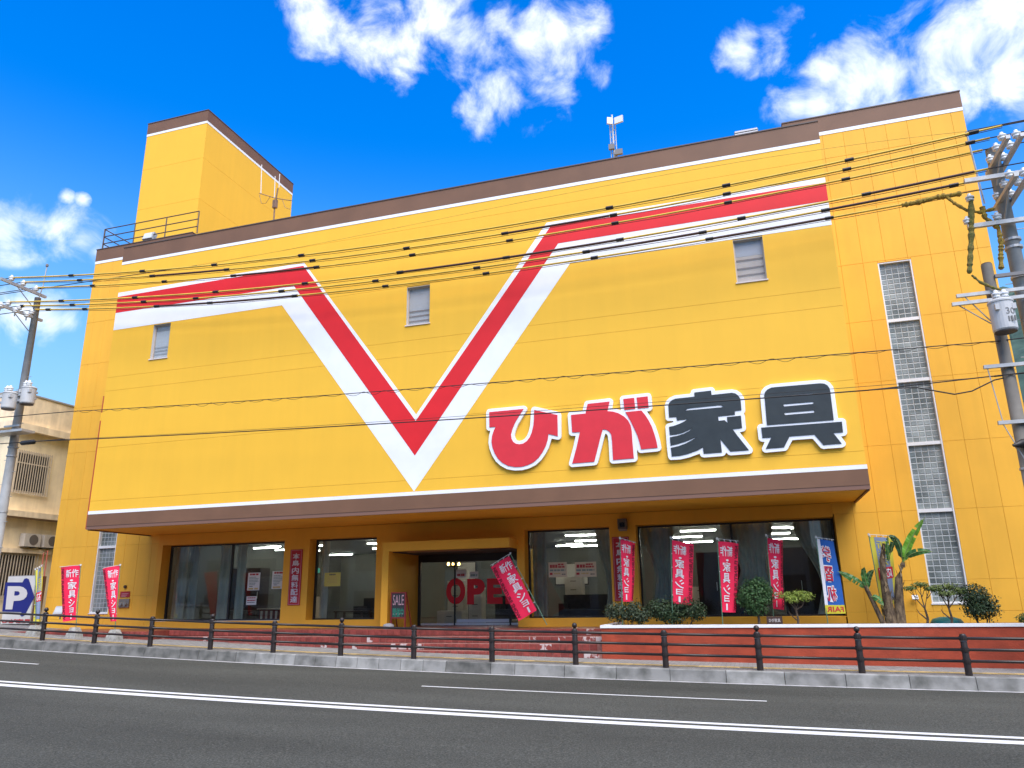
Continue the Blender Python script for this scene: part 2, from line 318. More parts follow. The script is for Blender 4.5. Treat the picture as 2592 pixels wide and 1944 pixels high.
for k in range(-6, 8):                # broken line between the two far lanes
    x0 = -6.8 + k*17.0; struct(sheet('lane_dash', LINE, 15.24, 15.33, ROAD+0.004, 1, x0, x0+6.75))
# kerb stones
kerb = obj('kerb', None, None, None, (0, 18.0, -1.6)); kerb['kind'] = 'structure'
x = -32.0; i = 0
stains = {}
while x < 14:
    w = 0.60 if -15.4 < x < -6.0 else 1.2
    if abs(x+7.2) < 0.4: w = 1.15
    zc = zg(x+w/2); sl = (zg(x+w)-zg(x))/w; g = 0.006
    prof = [(17.995, -0.40), (18.06, 0.0-0.015), (18.085, 0.004), (18.20, 0.006), (18.20, -0.40)]
    vs = []; 
    for xx in (x+g, x+w-g):
        for (y, z) in prof: vs.append((xx, y, zg(xx)+z))
    n = len(prof); fs = [tuple(range(n)), tuple(reversed(range(n, 2*n)))] + [(k, n+k, n+(k+1)%n, (k+1)%n) for k in range(n)]
    dark = (x < -13.8 and x > -30) or abs(x+7.2) < 0.5
    MB().add(vs, fs).build('kerb_stone', CONCD if dark else CONC, kerb); x += w; i += 1
# yellow guiding tiles let into the pavement
tm = None
for k in range(112):
    x = -27.0 + k*0.302
    mb = MB(); vs = []
    for (dx, dy) in ((-.147,-.147),(.147,-.147),(.147,.147),(-.147,.147)): vs.append((dx, dy, 0.006))
    mb.add(vs, [(0,1,2,3)])
    for b in range(4):
        yy = -.105+.07*b; mb.box(-.135, .135, yy-.017, yy+.017, .006, .011)
    if tm is None: tm = mb.mesh('tactile_tile')
    o = obj('tactile_tile', tm, TACT, pave, (x, 18.86, zg(x))); o.rotation_euler = (0, math.atan(-(zg(x+.3)-zg(x-.3))/.6), 0)

# ------------------------------------------------------------------ wooded hills far behind
def hill(name, x0, x1, y0, y1, top, seed):
    r = np.random.default_rng(seed); mb = MB(); mb.sm = False
    nx, ny = 90, 40; H = r.normal(size=(nx+1, ny+1))
    ph = r.uniform(0, 6.28, 12); vs = []
    for i in range(nx+1):
        for j in range(ny+1):
            u, v = i/nx, j/ny
            e = math.sin(math.pi*min(u*1.0, 1))**0.7 * (math.sin(math.pi*min(v*1.2, 1)/2)**1.2)
            z = -3 + top*e*(1+0.12*math.sin(5*u+ph[0])+0.08*math.sin(11*u+4*v+ph[1])) + H[i, j]*2.2*(e+0.1)
            vs.append((x0+(x1-x0)*u + r.uniform(-1, 1), y0+(y1-y0)*v + r.uniform(-1, 1), z))
    fs = [(i*(ny+1)+j, (i+1)*(ny+1)+j, (i+1)*(ny+1)+j+1, i*(ny+1)+j+1) for i in range(nx) for j in range(ny)]
    return struct(mb.add(vs, fs).build(name, mat('hill_woodland', (0.03, 0.06, 0.045), 0.95, col2=(0.055, 0.10, 0.07), vscale=0.25, bump=0.8, bscale=0.9)))
hill('hill', -10, 420, 150, 420, 150, 3)
hill('hill', -420, -150, 190, 420, 62, 5)
# ------------------------------------------------------------------ the furniture store
store = thing('furniture_store', 'big yellow furniture store with a red and white V stripe and brown parapet', 'building', (-9, 22.5, -0.85))
XL, XR = -25.18, 7.14              # whole front
PL, PR = -20.78, 2.76              # the overhanging upper front
YW, YP = 22.5, 19.70
PT, PB = 12.42, 2.355
BACK = 36.0
# solid cores behind the facing panels, with a backing sheet that the joints show
BW = (4.22, 5.10, -0.32, 9.20)      # glass block window openings
BL = (-23.10, -22.26, -0.32, 3.9)
WINS = [(-19.04, -18.32, 7.99, 9.24), (-9.47, -8.70, 8.01, 9.26), (.24, 1.01, 8.01, 9.26)]
def backing(name, rect, holes, y0, y1):
    mb = MB()
    for (a, b, c, d) in subtract([rect], holes): mb.box(a, b, y0, y1, c, d)
    mb.build(name, GAP, store)
backing('panel_backing', (XL+.02, -20.36, -1.4, 13.68), [BL], YW+.014, YW+.32); backing('panel_backing', (2.165, XR-.02, -1.6, 13.68), [BW], YW+.014, YW+.32)
backing('panel_backing', (PL+.02, PR-.02, PB+.03, PT-.05), WINS, YP+.012, YP+.30)
MB().box(XL+.02, -20.37, YW+.33, BACK, -1.4, 13.68).build('side_block', GAP, store)
MB().box(2.165, XR-.02, YW+.33, BACK, -1.6, 13.68).build('side_block', GAP, store)
mb = MB(); mb.box(PL+.02, PR-.02, YP+.31, YW+.025, PB+.03, 12.0); mb.box(-20.355, 2.125, YW+.03, BACK, 2.35, 12.0); mb.build('upper_block', GAP, store)
# side walls
MB().box(XL, XL+.015, YW+.002, BACK, -1.4, 13.68).build('side_wall', YEL, store)
MB().box(XR-.015, XR, YW+.002, BACK, -1.6, 13.68).build('side_wall', YEL, store)
for X, s in ((PL, 1), (PR, -1)):
    a, b = sorted((X, X+s*.015)); MB().box(a, b, YP+.03, YW-.01, PB+.01, PT-.57).build('overhang_side', YEL, store)
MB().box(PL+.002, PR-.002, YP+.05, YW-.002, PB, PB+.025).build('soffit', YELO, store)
for X in (PL+.03, PR-.03): MB().box(X-.03, X+.03, YP+.05, YW-.02, PB-.035, PB-.002).build('soffit_trim', mat('trim_brown', (0.16, 0.05, 0.03), 0.6), store)
# facing panels of the two side blocks: 1.8 m courses, 0.6 m wide panels
ZJ = [-1.5, -0.52, 0.26, 2.05, 3.85, 5.655, 7.46, 9.255, 11.05, 12.85, 13.68]
def tile(x0, x1, xj, holes, zs=ZJ):
    xs = sorted([x0] + [x for x in xj if x0+.1 < x < x1-.1] + [x1]); cells = []
    for a, b in zip(xs[:-1], xs[1:]):
        for c, d in zip(zs[:-1], zs[1:]): cells.append((a, b, c, d))
    g = 0.0025
    for (a, b, c, d) in subtract(cells, holes):
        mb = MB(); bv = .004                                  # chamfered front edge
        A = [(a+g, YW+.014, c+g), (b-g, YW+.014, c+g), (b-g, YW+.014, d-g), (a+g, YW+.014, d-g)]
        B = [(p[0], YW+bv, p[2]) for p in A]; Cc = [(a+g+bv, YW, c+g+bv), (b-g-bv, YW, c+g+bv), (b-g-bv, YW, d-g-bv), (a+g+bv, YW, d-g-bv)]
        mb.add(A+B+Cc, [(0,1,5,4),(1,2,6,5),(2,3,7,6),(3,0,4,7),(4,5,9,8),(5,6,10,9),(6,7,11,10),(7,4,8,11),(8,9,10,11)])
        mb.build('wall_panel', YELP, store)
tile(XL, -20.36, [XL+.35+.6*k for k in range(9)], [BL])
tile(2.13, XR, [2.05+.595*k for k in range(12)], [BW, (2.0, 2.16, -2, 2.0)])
# the ground floor between them
OPEN = [(-20.15, -15.13, -.62, 1.98), (-14.16, -11.68, -.62, 1.98), (-10.80, -6.92, -.9, 1.43), (-6.68, -4.05, -.62, 1.98), (-3.27, 2.15, -.62, 1.98)]
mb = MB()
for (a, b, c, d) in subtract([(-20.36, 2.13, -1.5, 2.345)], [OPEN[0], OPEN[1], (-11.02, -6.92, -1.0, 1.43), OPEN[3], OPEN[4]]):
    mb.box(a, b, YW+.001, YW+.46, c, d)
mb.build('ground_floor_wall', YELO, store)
# parapets of the side blocks, tower and overhang
def parapet(x0, x1, yf, z0, z1, y1=None, cap=.03):
    y1 = y1 or yf+.3
    MB().box(x0, x1, yf-.012, y1, z0, z1).build('parapet_band', BRN, store)
    MB().box(x0-.015, x1+.015, yf-.03, y1+.02, z1, z1+.035).build('parapet_coping', mat('coping_dark', (0.10,0.07,0.055), 0.5), store)
parapet(XL-.01, -20.36, YW, 13.80, 14.33, BACK); parapet(2.13, XR+.01, YW, 13.80, 14.33, BACK)
for a, b in ((XL-.008, -20.36), (2.13, XR+.008)): MB().box(a, b, YW-.010, BACK, 13.68, 13.797).build('white_line', WHT, store)
parapet(PL-.01, PR+.01, YP, 11.87, PT, YP+.3)
MB().box(PL-.008, PR+.008, YP-.010, YP+.3, 11.76, 11.867).build('white_line', WHT, store)
MB().box(PL-.008, PL+.29, YP+.3, YW+.4, 11.76, PT).build('parapet_return', BRN, store); MB().box(PR-.29, PR+.008, YP+.3, YW, 11.76, PT).build('parapet_return', BRN, store)
# overhang front: long courses
PJ = [2.94, 3.27, 5.06, 7.03, 7.52, 9.30, 11.25, 11.76]
for c, d in zip(PJ[:-1], PJ[1:]):
    mb = MB()
    for (a, b, e, f) in subtract([(PL, PR, c+.0035, d-.0035)], WINS): mb.box(a, b, YP, YP+.0115, e, f)
    mb.build('front_course', YEL, store)
MB().box(PL-.01, PR+.01, YP-.012, YP+.06, 2.833, 2.937).build('white_line', WHT, store)
MB().box(PL-.012, PR+.012, YP-.014, YP+.06, 2.45, 2.830).build('canopy_fascia', BRN, store)
MB().box(PL-.012, PR+.012, YP-.004, YP+.06, 2.345, 2.447).build('canopy_drip', mat('brown_lip', (0.20, 0.105, 0.07), 0.6), store)
MB().tube([(PL-.035, YP+.02, 2.36), (PL-.035, YP+.02, 6.0)], .028).build('drain_pipe', mat('pipe_red', (0.45, 0.07, 0.02), 0.6), store)
MB().tube([(PL-.035, YP+.02, 6.0), (PL-.035, YP+.02, 6.28)], .028).build('drain_pipe', YEL, store)
MB().tube([(PL-.035, YP+.02, 6.28), (PL-.035, YP+.02, 6.87)], .028).build('drain_pipe', mat('pipe_red', (0, 0, 0)), store)
# painted V stripe
A = [(PL,10.68),(-13.2,10.68),(-9.075,5.20),(-4.96,10.70),(PR,10.70)]
R_ = [(PL,10.52),(-13.22,10.57),(-9.085,5.01),(-4.85,10.55),(PR,10.55)]
B_ = [(PL,9.91),(-13.53,9.91),(-9.09,3.98),(-4.63,9.97),(PR,10.01)]
C_ = [(PL,9.26),(-13.93,9.28),(-9.095,2.945),(-4.30,9.28),(PR,9.30)]
def stripe(top, bot, y, name, m):
    mb = MB(); n = len(top)
    vs = [(p[0], y, p[1]) for p in top] + [(p[0], y, p[1]) for p in bot]
    mb.add(vs, [(n+i, n+i+1, i+1, i) for i in range(n-1)]); mb.build(name, m, store)
stripe(A, C_, YP-.004, 'white_stripe', WHT); stripe(R_, B_, YP-.008, 'red_stripe', REDP)
# three small upper windows
SHUT = [mat('shutter_pale', (0.50, 0.55, 0.57), 0.5, var=.06, vscale=6), mat('shutter_grey', (0.46, 0.46, 0.45), 0.5, var=.06, vscale=6), mat('shutter_tan', (0.55, 0.46, 0.38), 0.5, var=.06, vscale=6)]
for k, (a, b, c, d) in enumerate(WINS):
    w = MB(); y0, y1 = YP+.10, YP+.16; t = .035
    for q in ((a, a+t, c, d), (b-t, b, c, d), (a+t, b-t, c, c+t), (a+t, b-t, d-t, d)): w.box(q[0], q[1], y0, y1, q[2], q[3])
    fo = w.build('window', mat('window_frame_beige', (0.55, 0.45, 0.36), 0.5), store)
    w = MB()
    for q in ((a, a+.004, c, d), (b-.004, b, c, d), (a+.004, b-.004, d-.004, d)): w.box(q[0], q[1], YP+.0118, y0, q[2], q[3])
    w.build('reveal', ALU, fo)
    MB().box(a-.03, b+.03, YP-.03, YP+.10, c-.03, c+.004).build('sill', mat('sill_pink', (0.72, 0.62, 0.56), 0.5), fo)
    MB().box(a+t, b-t, YP+.125, YP+.13, c+t, d-t).build('pane', FROST, fo)
    MB().box(a+t, b-t, YP+.150, YP+.155, c+t, d-t).build('shutter', SHUT[k], fo)
    zs = ([.18, .30, .42, 1.05] if k == 0 else [.14, .30, .46] if k == 1 else [.22, .42, .66])
    for z in zs: MB().box(a+t, b-t, YP+.134, YP+.148, c+z, c+z+.045).build('guard_bar', mat('guard_bar_brown', (0.16, 0.11, 0.08), 0.5) if k else mat('guard_bar_grey', (0.3, 0.33, 0.34), 0.5), fo)
    if k == 2: MB().box(a+t, b-t, YP+.144, YP+.149, c+.80, d-t).build('blind', mat('blind_grey', (0.42, 0.45, 0.5), 0.6), fo)
# glass block windows
BLK = mat('glass_block', (0.13, 0.15, 0.14), 0.25, col2=(0.30, 0.33, 0.31), vscale=1.3, spec=0.5, rnd=0.22)
GROUT = mat('grout', (0.46, 0.48, 0.46), 0.8)
SILV = mat('transom_white', (0.78, 0.77, 0.74), 0.5)
def block_mesh(w, h):
    mb = MB(); g = .009
    a, b, c, d = -w/2+g, w/2-g, -h/2+g, h/2-g
    o = [(a,0,c),(b,0,c),(b,0,d),(a,0,d)]; i = .014; m = [(a+i,-.006,c+i),(b-i,-.006,c+i),(b-i,-.006,d-i),(a+i,-.006,d-i)]; j = .042; n = [(a+j,-.004,c+j),(b-j,-.004,c+j),(b-j,-.004,d-j),(a+j,-.004,d-j)]
    mb.add(o+m+n, [(0,1,5,4),(1,2,6,5),(2,3,7,6),(3,0,4,7),(4,5,9,8),(5,6,10,9),(6,7,11,10),(7,4,8,11),(8,9,10,11)]); return mb
def block_window(hole, trans, singles):
    x0, x1, z0, z1 = hole; t = .035; yf = YW+.09
    mb = MB()
    for q in ((x0, x0+t, z0, z1), (x1-t, x1, z0, z1), (x0+t, x1-t, z0, z0+t), (x0+t, x1-t, z1-t, z1)): mb.box(q[0], q[1], YW+.012, yf+.05, q[2], q[3])
    f = mb.build('block_window', SILV, store)
    MB().box(x0, x1, yf+.02, yf+.06, z0, z1).build('grout_sheet', GROUT, f)
    MB().box(x0-.02, x1+.02, YW-.02, YW+.1, z0-.03, z0-.002).build('sill', SILV, f)
    for z in trans: MB().box(x0+t, x1-t, YW+.03, yf+.03, z-.045, z+.045).build('transom', SILV, f)
    edges = [z0+t] + sum([[z-.045, z+.045] for z in trans], []) + [z1-t]; joined = MB(); shared = {}
    for lo, hi in zip(edges[0::2], edges[1::2]):
        nr = max(1, round((hi-lo)/.156)); h = (hi-lo)/nr; w = (x1-x0-2*t)/5
        for r in range(nr):
            for c in range(5):
                cx, cz = x0+t+w*(c+.5), lo+h*(r+.5); b = block_mesh(w, h)
                if singles:
                    key = round(h, 4)
                    if key not in shared: shared[key] = b.mesh('glass_block')
                    obj('glass_block', shared[key], BLK, f, (cx, yf+.018, cz))
                else: joined.add([(p[0]+cx, p[1]+yf+.018, p[2]+cz) for p in b.v], b.f)
    if not singles: joined.build('glass_blocks', BLK, f, kind='stuff')
block_window(BW, [2.04, 3.84, 5.625, 7.41], True)
block_window(BL, [2.01, 3.8], False)
# shop windows
for k, (a, b, c, d) in enumerate(OPEN):
    if k == 2: continue
    yg = YW+.45; t = .05; mb = MB(); mul = {0: [-17.51], 4: [-.59]}.get(k, [])
    for q in ((a, a+t, c, d), (b-t, b, c, d), (a+t, b-t, c, c+t), (a+t, b-t, d-t, d)): mb.box(q[0], q[1], yg-.04, yg+.06, q[2], q[3])
    f = mb.build('shop_window', DARKF, store)
    for m in mul: MB().box(m-.03, m+.03, yg-.038, yg+.058, c+t, d-t).build('mullion', DARKF, f)
    xs = [a+t] + sum([[m-.03, m+.03] for m in mul], []) + [b-t]
    for p, q in zip(xs[0::2], xs[1::2]): MB().box(p, q, yg, yg+.008, c+t, d-t).build('pane', GLS, f)
    MB().box(a, b, YW+.02, yg-.041, c-.02, c+.006).build('sill', ALU if k == 0 else YEL, f)
# entrance: lintel box, fin wall, deep recess and glass doors
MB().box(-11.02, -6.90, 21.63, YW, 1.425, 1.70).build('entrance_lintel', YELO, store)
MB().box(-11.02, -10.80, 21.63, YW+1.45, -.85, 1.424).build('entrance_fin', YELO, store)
MB().box(-6.92, -6.69, YW+.47, YW+1.45, -.85, 1.45).build('entrance_jamb', YEL, store)
MB().box(-10.80, -6.92, 21.9, YW+1.45, 1.40, 1.422).build('entrance_soffit', mat('soffit_dark', (0.06, 0.045, 0.035), 0.6), store)
MB().box(-10.2, -7.9, 21.70, 21.95, 1.385, 1.415).build('shutter_slot', mat('slot_brown', (0.25, 0.10, 0.02), 0.6), store)
yd = YW+1.4
mb = MB()
for q in ((-10.80, -10.72, -.85, 1.40), (-7.0, -6.92, -.85, 1.40), (-10.72, -7.0, 1.16, 1.40)): mb.box(q[0], q[1], yd-.05, yd+.05, q[2], q[3])
door = mb.build('entrance_door', DARKF, store)
for a, b in ((-10.72, -9.50), (-9.50, -7.60), (-7.60, -7.0)):
    MB().box(a+.02, b-.02, yd-.005, yd+.005, -.78, 1.15).build('door_glass', GLS, door)
    MB().box(b-.022, b+.022, yd-.03, yd+.03, -.84, 1.158).build('door_stile', DARKF, door)
    MB().box(a+.03, b-.03, yd-.03, yd+.03, -.84, -.78).build('door_rail', ALU, door)
MB().box(-9.42, -7.64, yd-.035, yd-.031, -.76, -.66).build('door_kickplate', mat('kick_white', (0.65, 0.66, 0.66), 0.3), door)
# shop floor, ceiling and back wall
INT = mat('shop_wall', (0.17, 0.165, 0.14), 0.8, var=.06, vscale=1); CEIL = mat('shop_ceiling', (0.34, 0.34, 0.31), 0.8)
MB().box(-20.30, 2.10, YW+.47, 35.5, -.95, -.86).build('shop_floor', mat('shop_floor', (0.16, 0.11, 0.08), 0.25, var=.2, vscale=2), store)
MB().box(-20.30, 2.10, YW+.47, 35.5, 2.22, 2.30).build('shop_ceiling', CEIL, store)
mb = MB(); mb.box(-20.30, 2.10, 35.3, 35.5, -.86, 2.22); mb.build('shop_back_wall', INT, store)
MB().box(-20.34, -20.30, YW+.47, 35.5, -.9, 2.28).build('shop_side_wall', INT, store); MB().box(2.10, 2.125, YW+.47, 35.5, -.9, 2.28).build('shop_side_wall', INT, store)
# platform, steps and their brick facing
MB().box(XL-.05, -18.3, 20.22, YW+.02, -1.5, -.852).build('platform', mat('platform_tile', (0.24, 0.06, 0.04), 0.35, var=.2, vscale=7), store)
MB().box(-18.3, -3.98, 21.12, YW+1.45, -1.9, -.852).build('platform', MATS['platform_tile'], store)
STEPS = [(21.12, -.852), (20.82, -1.035), (20.52, -1.205), (20.22, -1.375)]
for k, (y, z) in enumerate(STEPS[1:]): MB().box(-18.3, -3.98, y, STEPS[k][0]-.002, -1.9, z).build('step', MORT, store)
bm_ = {}
bw = .205
def brick_mesh(w, h):
    mb = MB(); g = .006; b = .008
    a, c = w/2-g, h-g
    A_ = [(-a,.02,g),(a,.02,g),(a,.02,c),(-a,.02,c)]; B2 = [(-a,-.006,g),(a,-.006,g),(a,-.006,c),(-a,-.006,c)]; C2 = [(-a+b,-.014,g+b),(a-b,-.014,g+b),(a-b,-.014,c-b),(-a+b,-.014,c-b)]
    mb.add(A_+B2+C2, [(0,1,5,4),(1,2,6,5),(2,3,7,6),(3,0,4,7),(4,5,9,8),(5,6,10,9),(6,7,11,10),(7,4,8,11),(8,9,10,11)]); return mb.mesh('brick')
meshes = [brick_mesh(bw, .165), brick_mesh(bw, .165)]
meshes[0].materials.append(BRICK); meshes[1].materials.append(BRICKW)
for k, (y, z) in enumerate(STEPS):
    lo = z-.17; x = -18.3 + bw/2 + (bw/2 if k % 2 else 0); x1 = -3.99-bw/2
    while x <= x1:
        if zg(x) < z-.03:
            ch = (k == 2 and -10.2 < x < -9.0) or (k == 3 and -12.0 < x < -10.2 and random.random() < .8) or (x > -4.7 and random.random() < .5) or random.random() < .03
            obj('brick', meshes[1 if ch else 0], None, store, (x, y, lo))
        x += bw
x = XL+.1
while x < -18.4:
    obj('brick', meshes[0], None, store, (x, 20.22, -.852-.17)); x += bw
# tower on the roof
TX0, TX1, TY0, TY1, TB, TT = -25.2, -21.85, 24.3, 31.1, 11.5, 21.62
MB().box(TX0+.02, TX1-.02, TY0+.02, TY1-.02, TB, TT-.6).build('tower_core', GAP, store)
tz = [TB, 13.4, 15.2, 17.13, 19.17, 20.95]
for c, d in zip(tz[:-1], tz[1:]):
    MB().box(TX0, TX1, TY0, TY0+.03, c+.004, d-.004).build('tower_course', YEL, store)
    MB().box(TX1-.03, TX1, TY0+.032, TY1, c+.004, d-.004).build('tower_course', YEL, store)
    MB().box(TX0, TX0+.03, TY0+.032, TY1, c+.004, d-.004).build('tower_course', YEL, store)
MB().box(TX0-.01, TX1+.01, TY0-.01, TY1+.01, 20.95, 21.065).build('white_line', WHT, store)
MB().box(TX0-.012, TX1+.012, TY0-.012, TY1+.012, 21.068, TT).build('parapet_band', BRN, store)
MB().box(TX0-.03, TX1+.03, TY0-.03, TY1+.03, TT, TT+.035).build('parapet_coping', MATS['coping_dark'], store)
# roof railing in front of the tower
RB = mat('railing_brown', (0.10, 0.075, 0.06), 0.5)
rail = MB()
def railrun(p0, p1, n, dz):
    for h in (.30, .63, .98):
        MB().tube([(p0[0], p0[1], 14.36+h), (p1[0], p1[1], 14.36+h)], .022, 6).build('railing_bar', RB, store)
    for i in range(n+1):
        t = i/n; x, y = p0[0]+(p1[0]-p0[0])*t, p0[1]+(p1[1]-p0[1])*t
        MB().tube([(x, y, 14.36), (x, y, 15.345)], .024, 6).build('railing_post', RB, store)
railrun((-25.06, 22.62), (-20.25, 22.62), 3, 0); railrun((-25.06, 22.64), (-25.06, 24.28), 1, 0)
